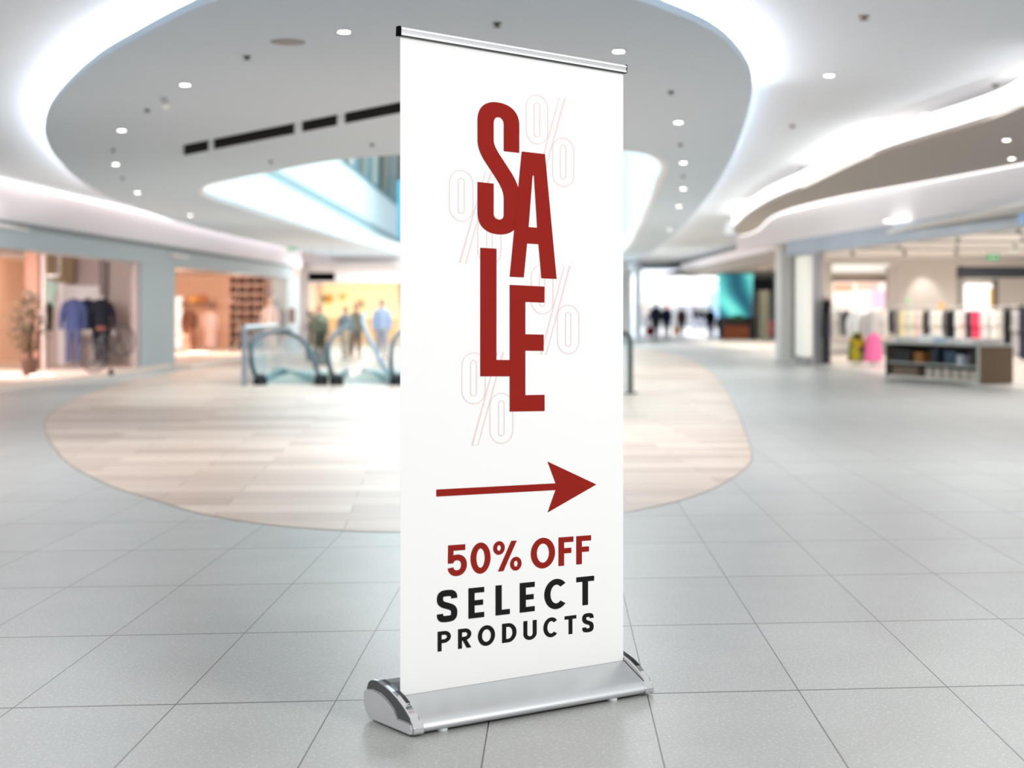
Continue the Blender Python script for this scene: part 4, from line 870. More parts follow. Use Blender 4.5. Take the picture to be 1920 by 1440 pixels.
# racks of clothes
GC = {'white':(240,238,234),'grey':(190,186,184),'black':(26,26,30),'pink':(236,72,104),'ivory':(240,226,206),'charcoal':(60,62,72),'green':(40,70,62),'rose':(232,200,202),'yellow':(236,226,160),'mint':(206,224,200),'patterned':(120,112,112),'navy':(34,38,56)}
def gm(c_): return mat('cloth_'+c_, GC[c_], .85, var=.5 if c_=='patterned' else .06, scale=14)
def rack(label, x0, x1, Y, ztop, items, glen, gname, rzg=1.15):
    a = P(x0,0,Y).x; b = P(x1,0,Y).x
    t = thing('clothes_rack', label, 'clothes rack', ((a+b)/2,Y,.02))
    W = b-a
    MB().tube([(-W/2,0,ztop-.02),(W/2,0,ztop-.02)], .018, 8).build('rail', mat('rack_metal',(196,192,188),.3,.8), t, local=True)
    for sx in (-1,1): MB().tube([(sx*W/2,0,.02),(sx*W/2,0,ztop-.02)], .018, 8).tube([(sx*W/2,-.25,.02),(sx*W/2,.25,.02)], .018, 8).build('upright', mat('rack_metal',(196,192,188),.3,.8), t, local=True)
    for k,(px,col,what,lb,ln) in enumerate(items):
        garment(what, lb, Vector((P(px,0,Y).x, Y, ztop)), ln, .44, gm(col), what, rz=rzg, dy=.09, group=gname, sleeves=what not in ('dress','skirt','scarf'))
Z2 = P(0,576,36).z
it = []
seq = [(1694,'yellow','blouse'),(1700,'rose','blouse'),(1706,'mint','blouse'),(1713,'ivory','blouse'),(1720,'rose','blouse'),(1728,'ivory','blouse'),(1736,'black','jacket'),(1743,'patterned','jacket'),(1750,'white','blouse'),(1758,'ivory','blouse'),(1764,'white','blouse'),
       (1772,'patterned','jacket'),(1779,'black','jacket'),(1786,'black','jacket'),(1796,'white','blouse'),(1802,'ivory','blouse'),(1808,'rose','blouse'),(1818,'green','jacket'),(1826,'pink','jacket'),(1834,'pink','jacket'),
       (1842,'rose','blouse'),(1849,'white','blouse'),(1856,'grey','blouse'),(1863,'white','blouse'),(1870,'ivory','blouse'),(1876,'grey','blouse')]
names = {}
for k,(x,cn,wh) in enumerate(seq):
    prev = seq[k-1][1] if k else 'rack end post'; nxt = seq[k+1][1] if k<len(seq)-1 else 'gap'
    lb = '%s %s on the rack behind the table, between %s and %s ones'%(cn,wh,prev,nxt) if k else 'yellow blouse at the left end of the rack behind the table'
    if cn=='patterned': lb = lb.replace('patterned '+wh,'grey patterned '+wh,1)
    if lb in names: lb = lb.replace('on the rack','further right on the rack')
    names[lb] = 1
    it.append((x,cn,wh,lb,.68 if cn in('black','pink','green','patterned') else .6+.05*((k*7)%3)))
rack('long clothes rack with mixed garments behind the display table', 1688, 1884, 36, Z2, it, .66, 'garments on the rack behind the table')
it = [(1888,'black','coat','black coat at the left end of the far right rack',.95),(1894,'black','coat','second black coat on the far right rack, beside the end one',.7),(1901,'grey','coat','grey coat between the dark coats on the far right rack',.85),(1908,'grey','coat','second grey coat on the far right rack next to the charcoal coat',.9),(1915,'charcoal','coat','charcoal coat at the right edge of the far right rack',1.0),(1921,'navy','coat','navy coat cut by the right edge of the picture',1.05)]
rack('short clothes rack with long dark coats at the right edge', 1885, 1930, 33.5, P(0,574,33.5).z, it, .9, 'coats on the far right rack')
it = [(1560,'white','blouse','white blouse at the left end of the front left rack',.62),(1568,'white','blouse','second white blouse on the front left rack from its left end',.62),(1576,'grey','blouse','pale grey blouse near the left end of the front left rack',.62),
      (1588,'charcoal','jacket','charcoal jacket left of the white tee mannequin',.62),(1650,'ivory','blouse','ivory blouse right of the pink skirt mannequin',.7),(1657,'ivory','blouse','second ivory blouse right of the pink skirt mannequin',.7),(1664,'white','blouse','white blouse next to the black top on the front left rack',.6),
      (1672,'black','jacket','black jacket at the column on the front left rack',.55),(1679,'patterned','jacket','grey patterned jacket at the right end of the front left rack',.6)]
rack('clothes rack with mostly white garments at the left of the clothes shop', 1555, 1684, 39.5, P(0,576,39.5).z, it, .6, 'garments on the front left rack')
it = [(1548,'black','coat','long black coat hanging by the steel entrance edge',1.25),(1552,'navy','coat','navy coat hanging beside the long black one at the entrance',1.2)]
rack('short rack of long dark coats right behind the entrance pier', 1544, 1557, 37.6, P(0,576,37.6).z, it, 1.2, 'coats by the entrance pier')
M_sw = mat('soft_white_cloth',(246,246,246),.8); M_sg = mat('soft_grey_cloth',(206,200,200),.8)
def patt():
    m = bpy.data.materials.new('yellow_green_pattern_cloth'); m.use_nodes = True; nt = m.node_tree; N = nt.nodes; L = nt.links; b = N['Principled BSDF']; b.inputs['Roughness'].default_value = .8
    geo = N.new('ShaderNodeNewGeometry'); vo = N.new('ShaderNodeTexVoronoi'); vo.inputs['Scale'].default_value = 7; L.new(geo.outputs['Position'], vo.inputs['Vector'])
    sp = N.new('ShaderNodeSeparateColor'); L.new(vo.outputs['Color'], sp.inputs[0]); cr = N.new('ShaderNodeValToRGB'); cr.color_ramp.interpolation = 'CONSTANT'; e = cr.color_ramp.elements
    e[0].color = (*lin((190,164,30)),1); e[1].position = .75; e[1].color = (*lin((30,34,36)),1); k = e.new(.45); k.color = (*lin((96,150,70)),1)
    L.new(sp.outputs[0], cr.inputs[0]); L.new(cr.outputs[0], b.inputs['Base Color']); return m
mannequin('mannequin in a white top and yellow green patterned skirt in the clothes shop', Vector((P(1607,0,38.4).x,38.4,.02)), 0, M_sw, None, M_skinw, skirt=patt(), head=False, hgt=.86, toplen=.72)
mannequin('mannequin in a pale grey top and bright pink skirt in the clothes shop', Vector((P(1637,0,38.2).x,38.2,.02)), 0, M_sg, None, M_skinw, skirt=mat('bright_pink_skirt',(255,120,176),.8), head=False, hgt=.86, toplen=.8)
# small signs above the racks
for x,y,cc,lb in ((1703,563,(190,214,184),'small green tag standing on the clothes rack'),(1765,574,(246,190,120),'small orange tag standing on the clothes rack')):
    p = P(x,y,36); o = thing('rack_sign', lb, 'sign', (p.x,36,Z2-.03), group='small signs on the clothes rack')
    MB().lathe((0,0,p.z-Z2+.03),[(.02,-.02),(.075,-.07),(.08,.0),(.05,.07),(.01,.09)],14,1,.3).build('card', mat('card_'+lb[6:10].strip(),cc,.6), o, local=True)
    MB().tube([(0,0,0),(0,0,max(.03,p.z-Z2))], .006, 6).build('stem', M_ring, o, local=True)

# display table with shelves
A = Zp(1660,709.5); B = Zp(1837,723)
dr = (B-A); dr.z = 0; Lt = dr.length; yaw = math.atan2(dr.y, dr.x); dep = .68
tb = thing('display_table', 'grey edged display table with shelves of folded clothes in front of the clothes shop', 'display table', (A.x,A.y,.02), yaw)
M_gr = mat('grey_green_table_edge',(176,178,170),.5); M_bs = mat('bronze_brown_side',(104,84,64),.45,var=.05); M_in = mat('dark_bronze_inside',(96,84,72),.6)
TH = .70
MB().box((Lt/2,dep/2,TH-.02),(Lt+.04,dep+.04,.04)).build('tabletop', M_gr, tb, local=True, bevel=.006)
MB().box((Lt/2,dep/2,.30),(Lt-.08,dep-.06,.03)).build('shelf', M_gr, tb, local=True, bevel=.004)
MB().box((Lt/2,dep/2,.03),(Lt-.08,dep-.06,.05)).build('bottom_shelf', mat('pale_bottom_shelf',(214,206,196),.5), tb, local=True, bevel=.004)
MB().box((Lt-.02,dep/2,TH/2-.02),(.045,dep,TH-.06)).build('end_panel', M_bs, tb, local=True, bevel=.004)
MB().box((.02,dep/2,TH/2-.02),(.045,dep,TH-.06)).build('end_panel', M_in, tb, local=True, bevel=.004)
MB().box((Lt/2,dep-.03,TH/2),(Lt-.1,.03,TH-.1)).build('back_panel', M_in, tb, local=True)
MB().box((Lt-.02,-.015,TH/2-.02),(.06,.03,TH-.06)).build('front_post', M_gr, tb, local=True, bevel=.004)
def folded(label, fx, fy, z, w, d, h, m, grp, nm='folded_clothes', n=3):
    o = MB(); Rm = Matrix.Rotation(yaw,3,'Z')
    p = Vector((A.x,A.y,.02))+Rm@Vector((fx,fy,z))
    for k in range(n): o.box(p+Vector((0,0,h*(k+.5)/n)), (w*(1-.03*(k%2)), d, h/n*.92), yaw)
    tag(o.build(nm, m, bevel=.012), label, 'clothes stack', grp)
folded('black folded clothes on the left of the middle shelf', .16*Lt, .22, .315, .7, .36, .24, mat('fold_black',(30,26,24),.8), 'folded clothes in the display table')
folded('amber brown folded clothes beside the black stack on the middle shelf', Lt*.35, .22, .315, .3, .36, .2, mat('fold_amber',(150,98,34),.8), 'folded clothes in the display table')
folded('dark navy folded clothes in the middle of the shelf', Lt*.52, .22, .315, .24, .36, .28, mat('fold_navy',(30,40,52),.8), 'folded clothes in the display table')
folded('blue denim folded clothes in the middle right of the shelf', Lt*.68, .22, .315, .34, .36, .25, mat('fold_denim',(56,76,92),.8), 'folded clothes in the display table')
folded('pale grey folded clothes between the denim and dark stacks', Lt*.79, .2, .315, .2, .36, .18, mat('fold_grey',(190,192,200),.8), 'folded clothes in the display table')
folded('black and brown folded clothes at the right end of the middle shelf', Lt*.92, .22, .315, .24, .36, .27, mat('fold_dark',(40,30,28),.8), 'folded clothes in the display table')
folded('taupe folded clothes on the left of the bottom shelf', Lt*.2, .22, .055, .9, .36, .17, mat('fold_taupe',(120,100,84),.8), 'folded clothes in the display table')
for i in range(6): folded(['leftmost','second','third','fourth','fifth','rightmost'][i]+' cream patterned stack on the right half of the bottom shelf', Lt*(.46+.092*i), .22, .055, .2, .36, .17, mat('fold_cream',(206,194,180),.8,var=.35,scale=16), 'cream stacks on the bottom shelf')
for fx,cc,lb in ((.06,(200,200,198),'pale grey'),(.2,(214,208,204),'beige grey'),(.34,(240,240,240),'white'),(.5,(170,196,214),'light blue'),(.64,(216,214,216),'silver grey'),(.78,(246,240,240),'off white'),(.9,(206,200,200),'dove grey')):
    folded(lb+' folded clothes lying on top of the display table', Lt*fx, .34, TH+.0, .27, .4, .09 if fx!=.34 else .14, mat('top_'+lb.replace(' ','_'),cc,.8), 'folded clothes on the display table top', n=2)

# ------------------------------------------------------------------ roll-up banner stand
FLp = Zp(775,1383); FRp = Zp(1224,1303)
E = (FRp-FLp); LB = E.length; yawB = math.atan2(E.y,E.x); E = E.normalized(); Nn = Vector((-E.y,E.x,0))
st = thing('roll_up_banner_stand', 'white roll-up banner with red SALE lettering on a silver base, standing on the grey tiles', 'banner stand', tuple(FLp), yawB)
def side_tz(x, y, i=0.0):
    a = (x-CX)/F; o = FLp+E*i; t = (a*o.y-o.x)/(Nn.x-a*Nn.y); Y = o.y+Nn.y*t; return (t, H-(y-CY)/F*Y)
def cz(pts): return [side_tz(660+cx/6.4, 1220+cy/6.4) for cx,cy in pts]
M_cap = mat('satin_silver_plastic',(206,207,208),.4,.1); M_chr = mat('polished_chrome',(214,214,216),.06,1.0,var=0); M_capd = mat('dark_grey_plastic',(74,76,78),.42)
M_alu = mat('satin_aluminium',(204,207,209),.34,.85,var=.01); M_hous = mat('dark_slate_housing',(86,90,93),.5)
outl = cz([(720,1050),(700,1035),(225,840),(175,720),(150,620),(150,480),(168,462),(190,430),(210,370),(240,347),(300,360),(390,420),(470,490),(540,560),(600,640),(650,715),(700,800),(722,880),(738,950),(735,1000)])
CW = .030
def cap_at(x0, x1, side, mbm=None):
    mb = MB(); mb.prism([[(x0,t_,max(z_,.004)) for t_,z_ in outl]], (x1-x0,0,0)); return mb
capL = cap_at(0, CW, 0).build('end_cap', M_chr, st, local=True, bevel=.0035); tag(capL, 'left end cap in chrome with a dark band')
capR = cap_at(LB-CW+.004, LB, 1).build('end_cap', M_chr, st, local=True, bevel=.0035); tag(capR, 'right end cap in polished chrome')
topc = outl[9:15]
M_gblk = mat('glossy_black_strip',(12,12,13),.15)  # glossy black strip along the top of each cap
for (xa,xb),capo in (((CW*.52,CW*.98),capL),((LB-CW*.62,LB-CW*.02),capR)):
    MB().prism([[(xa,t_,z_+.0008) for t_,z_ in topc]+[(xa,t_-.0006,z_-.002) for t_,z_ in topc[::-1]]], (xb-xa,0,0)).build('black_strip', M_gblk, capo, local=True)
# dark band and light plate on the outer face of each cap
darkp = cz([(182,455),(205,375),(235,352),(300,366),(385,425),(460,490),(525,560),(590,645),(645,730),(690,815),(715,880),(640,845),(560,815),(520,700),(440,590),(360,510),(270,465)])
platep = cz([(718,1040),(225,832),(180,715),(157,620),(157,485),(175,468),(260,478),(345,528),(430,610),(505,710),(552,830),(640,862),(715,898),(730,950),(728,1000)])
for x, d, capo in ((0,-1,capL),(LB,1,capR)):
    MB().prism([[(x-d*.002,t_,z_) for t_,z_ in darkp]], (d*.0045,0,0)).build('dark_band', M_capd, capo, local=True, bevel=.001)
    MB().prism([[(x-d*.002,t_,max(z_,.006)) for t_,z_ in platep]], (d*.0075,0,0)).build('side_plate', M_cap, capo, local=True, bevel=.002)
    # chrome nose collar
    x0 = x+(0 if d<0 else -CW-.006); 
    MB().prism([[(x0, t_, z_) for t_,z_ in ((-.004,.007),(-.006,.014),(-.005,.028),(.004,.040),(.016,.048),(.02,.038),(.02,.012))]], (CW+.006,0,0)).build('nose_collar', M_chr, capo, local=True, bevel=.002)
front_prof = [(.004,.010),(-.001,.016),(-.002,.024),(.002,.033),(.010,.042),(.022,.050),(.045,.061),(.08,.0775),(.118,.096),(.1235,.0975),(.1235,.085),(.05,.055),(.02,.02),(.016,.010)]
def smoothprof(pr, n=3): return [(p.x,p.y) for p in crom([Vector((a,b,0)) for a,b in pr], n)]
fp = smoothprof(front_prof[:10],3)[:-4] if False else front_prof
pr = crom([Vector((a,b,0)) for a,b in front_prof[:9]], 5, False)
fp = [(p.x,p.y) for p in pr]+front_prof[9:]
mb = MB().prism([[(CW-.002,t_,z_) for t_,z_ in fp]], (LB-2*CW+.004,0,0)); mb.build('front_cover', M_alu, st, local=True, smooth=True)
rear_prof = [(.016,.010),(.016,.018),(.05,.05),(.127,.085),(.127,.098),(.14,.104),(.17,.114),(.21,.121),(.25,.122),(.285,.115),(.303,.09),(.308,.05),(.30,.02),(.29,.010)]
MB().prism([[(CW-.002,t_,z_) for t_,z_ in rear_prof]], (LB-2*CW+.004,0,0)).build('rear_housing', M_hous, st, local=True, bevel=.004)
for px in (.115,.787):
    MB().lathe((px,.018,0), [(.016,0),(.018,.004),(.017,.010),(.012,.011)], 18).build('foot', mat('clear_plastic_foot',(200,208,212),.2), st, local=True, smooth=True)
    MB().lathe((px,.26,0), [(.016,0),(.018,.004),(.017,.011)], 18).build('foot', mat('clear_plastic_foot',(200,208,212),.2), st, local=True, smooth=True)
# sheet : plane at depth T behind the front edge
T = .125
O0 = FLp+Nn*T
def onplane(px, py, off=0.0):
    """photo pixel -> local (x,z) on the sheet plane"""
    a = (px-CX)/F; s_ = (a*O0.y-O0.x)/(E.x-a*E.y); Y = O0.y+E.y*s_; return (s_, H-(py-CY)/F*Y)
def loc(px, py, off=0.0): x,z = onplane(px,py); return Vector((x, T-off, z))
sh0, sh1 = onplane(750.5,62), onplane(1168.5,134)
bl0, bl1 = onplane(750.5,1304), onplane(1168.5,1243)
M_sheet = mat('white_banner_vinyl',(240,240,239),.6,var=.004,scale=90,spec=.25)
sheet = MB().prism([[Vector((bl0[0],T,.098)),Vector((bl1[0],T,.098)),Vector((sh1[0],T,sh1[1])),Vector((sh0[0],T,sh0[1]))]], (0,.0008,0)).build('banner_sheet', M_sheet, st, local=True)
# top rail
rl0, rl1 = onplane(748.5,58.5), onplane(1171,130.0)
ra = Vector((rl0[0],T,rl0[1])); rb = Vector((rl1[0],T,rl1[1])); rd = (rb-ra).normalized(); rn = Vector((-rd.z,0,rd.x))
def rail_prism(a, b, prof, name, m, bevel=0, parent=st):
    vs = [a+Vector((0,y,0))+rn*z for y,z in prof]; return MB().prism([vs], b-a).build(name, m, parent, local=True, bevel=bevel)
rprof = [(-.011,-.0125),(.009,-.0125),(.009,.0135),(-.007,.0135),(-.011,.010)]
rail = rail_prism(ra, rb, rprof, 'top_rail', mat('light_anodised_rail',(186,187,189),.4,.1), .0015)
rail_prism(ra+rd*.001, rb-rd*.001, [(-.013,.005),(-.0105,.005),(-.0105,.010),(-.012,.011)], 'upper_ridge', mat('bright_rail_ridge',(244,244,246),.3), 0, rail)
rail_prism(ra+rd*.001, rb-rd*.001, [(-.0135,-.0125),(-.0105,-.0125),(-.0105,-.007),(-.0125,-.0065)], 'lower_ridge', mat('bright_rail_ridge',(244,244,246),.3), 0, rail)
rail_prism(ra+rd*.003, rb, [(-.0095,-.0158),(.006,-.0158),(.006,-.0122),(-.0095,-.0122)], 'gasket', mat('dark_rubber_gasket',(52,54,54),.6), 0, rail)
for a,b in ((ra-rd*.006, ra+rd*.0005),(rb-rd*.0005, rb+rd*.0015)):
    rail_prism(a, b, [(-.0135,-.0155),(.011,-.0155),(.011,.0155),(-.009,.0158),(-.0135,.012)], 'rail_end_cap', M_blk, .001)
MB().tube([(LB/2,T+.03,.11),(LB/2,T+.02,(sh0[1]+sh1[1])/2-.01)], .008, 12).build('support_pole', M_alu, st, local=True, smooth=True)

# ---- printed graphics
M_red = mat('brick_red_ink',(143,34,27),.8,var=0,spec=.08); M_ink2 = mat('black_ink',(28,28,29),.8,var=0,spec=.08); M_pk = mat('pale_pink_ink',(233,208,206),.8,var=0,spec=.08)
def bez(p0,p1,p2,p3,n=12):
    return [tuple((1-t)**3*a+3*(1-t)**2*t*b+3*(1-t)*t*t*c_+t**3*d for a,b,c_,d in zip(p0,p1,p2,p3)) for t in [k/n for k in range(1,n+1)]]
def path(start, *segs):
    out = [start]
    for s_ in segs:
        if len(s_)==2: out.append(s_)
        else: out += bez(out[-1], *s_)
    return out
def c3(p): return (820+p[0]/4, 160+p[1]/4)
def c4(p): return (820+p[0]/3.7895, 480+p[1]/3.7895)
def c5(p): return (790+p[0]/3.6, 840+p[1]/3.6)
class Ink:
    def __init__(s, off): s.mb = MB(); s.off = off
    def poly(s, *loops):
        s.mb.flat([[loc(x,y,s.off) for x,y in l] for l in loops]); return s
    def ribbon(s, pts, w, closed=False):
        """constant width stroke in photo pixels"""
        n = len(pts); L_, R_ = [], []
        for i in range(n):
            a = pts[i-1] if (closed or i>0) else pts[i]; b = pts[(i+1)%n] if (closed or i<n-1) else pts[i]
            dx, dy = b[0]-a[0], b[1]-a[1]; l = math.hypot(dx,dy) or 1; nx, ny = -dy/l, dx/l
            # mitre compensation
            k = 1.0
            if (closed or 0<i<n-1):
                e1 = (pts[i][0]-a[0],pts[i][1]-a[1]); l1 = math.hypot(*e1) or 1; k = abs((-e1[1]/l1)*nx+(e1[0]/l1)*ny); k = 1/max(k,.5)
            L_.append((pts[i][0]+nx*w/2*k, pts[i][1]+ny*w/2*k)); R_.append((pts[i][0]-nx*w/2*k, pts[i][1]-ny*w/2*k))
        m = n if closed else n-1
        vs = [loc(x,y,s.off) for x,y in L_]+[loc(x,y,s.off) for x,y in R_]
        s.mb.add(vs, [(i,(i+1)%n,n+(i+1)%n,n+i) for i in range(m)]); return s
    def build(s, name, m, label=None):
        o = s.mb.build(name, m, sheet, local=True)
        if label: o['label'] = label
        return o
S = path((497,494),(614,507),(614,300),((614,190),(530,130),(425,125)),((340,125),(300,180),(300,260)),(300,405),((300,480),(335,540),(365,585)),(440,700),((475,755),(497,800),(497,850)),(497,965),((497,995),(485,1007),(465,1007)),((438,1005),(422,990),(422,965)),(422,737),(300,724),(300,955),((300,1060),(370,1118),(475,1119)),((560,1119),(614,1070),(614,975)),(614,820),((612,760),(585,710),(560,665)),(460,510),((440,478),(422,440),(422,415)),(422,290),((422,255),(432,240),(455,240)),((482,241),(497,265),(497,300)))
Ink(.0010).poly([c3(p) for p in S]).build('letter_s', M_red, 'red letter S')
Ink(.0014).poly([(978,284),(1021.5,289),(1043.3,523),(1014.8,521.7),(1009.3,457.8),(988,456.5),(981.8,520.1),(955.4,518.8)],[(998.3,329),(990.8,425.8),(1006.8,427),(1000.8,329.3)]).build('letter_a', M_red, 'red letter A')
Ink(.0010).poly([(900.3,464.5),(930.8,466.3),(930.6,674.8),(957,675),(957,705.6),(900.2,705.6)]).build('letter_l', M_red, 'red letter L')
Ink(.0014).poly([(955.4,534.1),(1020.6,537.3),(1020.3,567.4),(984.7,566),(984.7,626.7),(1019,627.5),(1019,657.9),(984.7,657.4),(984.7,740.8),(1020.8,740.2),(1020.8,770.6),(955.4,771.6)]).build('letter_e', M_red, 'red letter E')
def slope(y): return .1695-.3151*(y-66)/1238
def rrect(x0,x1,y0,y1,f=.48):
    w = x1-x0; hgt = y1-y0; r = w*f; ry = min(hgt*.45, r*1.15); xc = (x0+x1)/2; out = []
    for (cx_,cy_,a0) in ((x1-r,y0+ry,-90),(x1-r,y1-ry,0),(x0+r,y1-ry,90),(x0+r,y0+ry,180)):
        for k in range(8):
            a = math.radians(a0+90*k/7); out.append((cx_+r*math.cos(a), cy_+ry*math.sin(a)))
    sl_ = slope((y0+y1)/2)
    return [(x, y+sl_*(x-xc)) for x,y in out]
def percent(conv, z1, i1, z2, i2, slash, lb):
    k = Ink(.0006)
    for (x0,x1,y0,y1),f in ((z1,.49),(i1,.46),(z2,.49),(i2,.46)):
        a = conv((x0,y0)); b = conv((x1,y1)); sc_ = slope((a[1]+b[1])/2)*(b[0]-a[0])*.1
        k.ribbon(rrect(a[0],b[0],a[1]+abs(sc_),b[1]-abs(sc_),f), 1.7, True)
    k.ribbon([conv(p) for p in slash], 1.6, True); k.build('percent_sign', M_pk, lb)
percent(c3,(666,829,73,441),(727,768,131,387),(864,1025,393,760),(923,964,449,703),[(915,92),(957,97),(778,752),(736,746)],'pale pink outlined percent sign at upper right of the red lettering')
percent(c3,(91,268,635,1020),(157,203,695,962),(304,478,967,1345),(370,412,1030,1292),[(361,648),(402,653),(213,1335),(168,1331)],'pale pink outlined percent sign left of the letter S')
percent(c4,(667,822,65,411),(726,764,118,357),(854,1006,349,694),(911,949,402,641),[(904,67),(942,70),(774,698),(736,697)],'pale pink outlined percent sign right of the letter E')
percent(c4,(174,340,688,1050),(237,278,742,994),(374,536,974,1331),(436,475,1029,1277),[(427,683),(468,684),(289,1343),(247,1345)],'pale pink outlined percent sign below left')
Ink(.0010).poly([c5(p) for p in ((100,280),(905,238),(851,91),(1181,246),(851,436),(904,284),(100,328))]).build('arrow', M_red, 'long red arrow pointing right')
# small lettering, drawn in the straightened frame of each line
class Line:
    def __init__(s, top, base, ink): s.top, s.base, s.ink = top, base, ink; s.h0 = 200.0
    def w(s, x, v):      # v 0..1 from cap height to baseline
        return c5((x, s.top(x)+(s.base(x)-s.top(x))*v))
    def poly(s, *loops): s.ink.poly(*[[s.w(x,v) for x,v in l] for l in loops])
def ell(cx_, cy_, rx, ry, a0=0, a1=360, n=36): return [(cx_+rx*math.cos(math.radians(a0+(a1-a0)*k/n)), cy_+ry*math.sin(math.radians(a0+(a1-a0)*k/n))) for k in range(n+1)]
def gO(l,x0,x1,sw,sv,ov=.02):
    xc=(x0+x1)/2; l.poly(ell(xc,.5,(x1-x0)/2,.5+ov)[:-1], ell(xc,.5,(x1-x0)/2-sw,.5+ov-sv)[:-1])
def gE(l,x0,x1,sw,sv,arms=(1,.93,1)): l.poly([(x0,0),(x1,0),(x1,sv),(x0+sw,sv),(x0+sw,.5-sv/2),(x0+(x1-x0)*arms[1],.5-sv/2),(x0+(x1-x0)*arms[1],.5+sv/2),(x0+sw,.5+sv/2),(x0+sw,1-sv),(x1,1-sv),(x1,1),(x0,1)])
def gF(l,x0,x1,sw,sv): l.poly([(x0,0),(x1,0),(x1,sv),(x0+sw,sv),(x0+sw,.46-sv/2+.02),(x0+(x1-x0)*.86,.46-sv/2+.02),(x0+(x1-x0)*.86,.46+sv/2+.02),(x0+sw,.46+sv/2+.02),(x0+sw,1),(x0,1)])
def gL(l,x0,x1,sw,sv): l.poly([(x0,0),(x0+sw,0),(x0+sw,1-sv),(x1,1-sv),(x1,1),(x0,1)])
def gT(l,x0,x1,sw,sv): xc=(x0+x1)/2; l.poly([(x0,0),(x1,0),(x1,sv),(xc+sw/2,sv),(xc+sw/2,1),(xc-sw/2,1),(xc-sw/2,sv),(x0,sv)])
def gC(l,x0,x1,sw,sv,ov=.02,a=42,f=1.0):
    rx=(x1-x0)/2/.97; xc=x0+rx; o=ell(xc,.5,rx,.5+ov,a,360-a,40); i=ell(xc,.5,rx-sw,.5+ov-sv,360-a-6,a+6,40); l.poly(o+i)
def stroke(l, pts, sw, H_):
    """ribbon of width sw in straightened pixel space, H_ = cap height in the same pixels"""
    q=[(x,v*H_) for x,v in pts]; n=len(q); A_,B_=[],[]
    for k in range(n):
        a=q[max(k-1,0)]; b=q[min(k+1,n-1)]; dx,dy=b[0]-a[0],b[1]-a[1]; d=math.hypot(dx,dy) or 1; nx,ny=-dy/d,dx/d
        A_.append((q[k][0]+nx*sw/2,(q[k][1]+ny*sw/2)/H_)); B_.append((q[k][0]-nx*sw/2,(q[k][1]-ny*sw/2)/H_))
    vs = [loc(*l.w(x,v), l.ink.off+.0003) for x,v in A_+B_]; l.ink.mb.add(vs, [(k,k+1,n+k+1,n+k) for k in range(n-1)])
def gS(l,x0,x1,sw,H_,ov=.02):
    w=x1-x0; m=sw/2/w; mv=sw/2/H_
    u=lambda a,b:(x0+a*w,b)
    p=[u(1-m,.30)]
    p=path(u(1-m,.27),(u(1-m,.12),u(.78,-ov+mv),u(.5,-ov+mv)),(u(.22,-ov+mv),u(m,.12),u(m,.27)),(u(m,.42),u(.32,.45),u(.5,.495)),(u(.72,.55),u(1-m,.58),u(1-m,.735)),(u(1-m,.9),u(.76,1+ov-mv),u(.5,1+ov-mv)),(u(.22,1+ov-mv),u(m,.9),u(m,.74)))
    stroke(l,p,sw,H_)
def gP(l,x0,x1,sw,sv,leg=False):
    b=.60; r=b/2; xc=x0+(x1-x0)*.50
    o=[(x0,0),(xc,0)]+ell(xc,r,x1-xc,r,-90,90,18)[1:]+[(x0+sw,b)]
    i=[(x0+sw,sv)]+[(xc,sv)]+ell(xc,r,x1-xc-sw,r-sv,-90,90,14)[1:]+[(x0+sw,b-sv)]
    l.poly(o+[(x0+sw,1),(x0,1)], i[::-1])
    if leg: w=x1-x0; l.poly([(x0+sw*1.0,b-.06),(x0+sw*2.05,b-.06),(x1+w*.0,1),(x1-sw*1.15,1)])
def gD(l,x0,x1,sw,sv):
    xc=x0+(x1-x0)*.42; l.poly([(x0,0),(xc,0)]+ell(xc,.5,x1-xc,.5,-90,90,22)[1:]+[(x0,1)], ([(x0+sw,sv),(xc,sv)]+ell(xc,.5,x1-xc-sw,.5-sv,-90,90,18)[1:]+[(x0+sw,1-sv)])[::-1])
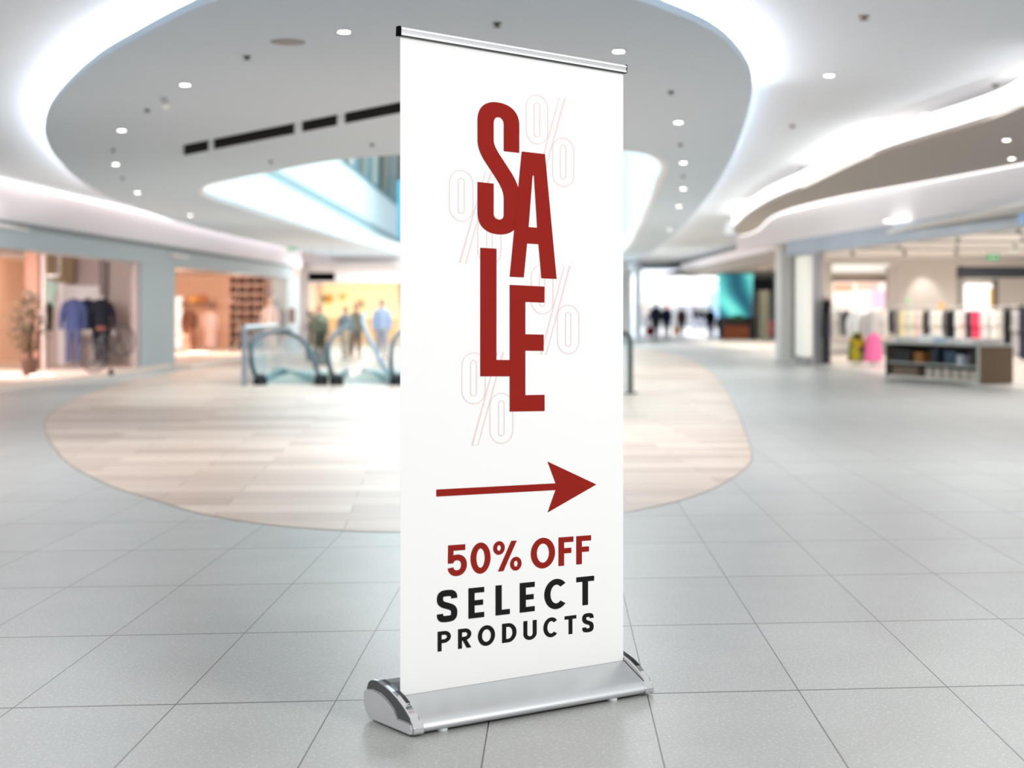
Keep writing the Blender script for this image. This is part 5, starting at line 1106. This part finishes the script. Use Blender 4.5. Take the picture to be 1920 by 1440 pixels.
def gU(l,x0,x1,sw,sv):
    rx=(x1-x0)/2; xc=x0+rx; vb=1.02-rx/135
    l.poly([(x0,0)]+[(x0+sw,0)]+ell(xc,vb,rx-sw,1.02-vb-sv,180,0,16)+[(x1-sw,0),(x1,0)]+ell(xc,vb,rx,1.02-vb,0,180,20))
k1 = Ink(.0010); l1 = Line(lambda x:657-.0715*(x-180), lambda x:864-.0893*(x-180), k1)
# 5
x0,x1=178,306
l1.poly([(180,0),(296,0),(296,.19),(217,.19),(215,.36),(180,.61)][:4]+[(216,.36),(216,.6),(178,.6)])
stroke(l1, path((198,.545),((208,.44),(222,.415),(240,.415)),((270,.415),(287,.52),(287,.665)),((287,.82),(268,.93),(240,.93)),((215,.93),(199,.86),(197,.74))), 39, 205)
gO(l1,331,467,40,.2)
gO(l1,598,675,27,.13) if False else None
def smallO(l,x0,x1,v0,v1,sw,sv): xc=(x0+x1)/2; vc=(v0+v1)/2; l.poly(ell(xc,vc,(x1-x0)/2,(v1-v0)/2)[:-1], ell(xc,vc,(x1-x0)/2-sw,(v1-v0)/2-sv)[:-1])
smallO(l1,484,563,-.02,.44,27,.135); smallO(l1,598,676,.55,1.02,27,.135)
l1.poly([(606,0),(644,0),(554,1.0),(516,1.0)])
gO(l1,738,902,41,.2,.03); gF(l1,925,1026,38,.185); gF(l1,1045,1145,38,.185)
k1.build('discount_lettering', M_red, 'red lettering 50% OFF')
k2 = Ink(.0010); l2 = Line(lambda x:947-.1013*(x-317), lambda x:1153-.1177*(x-317), k2)
gS(l2,104,242,42,205); gE(l2,317,424,42,.175); gL(l2,500,597,42,.175); gE(l2,663,765,42,.175); gC(l2,829,988,42,.2); gT(l2,1045,1166,38,.175)
k2.build('select_lettering', M_ink2, 'black lettering SELECT')
k3 = Ink(.0010); l3 = Line(lambda x:1240-.1217*(x-109), lambda x:1375-.133*(x-109), k3)
gP(l3,109,199,27,.19); gP(l3,247,337,27,.19,True); gO(l3,381,497,28,.21,.03); gD(l3,544,642,28,.19); gU(l3,688,778,27,.19); gC(l3,823,926,27,.2,.03); gT(l3,966,1046,26,.19); gS(l3,1085,1162,27,128)
k3.build('products_lettering', M_ink2, 'black lettering PRODUCTS')
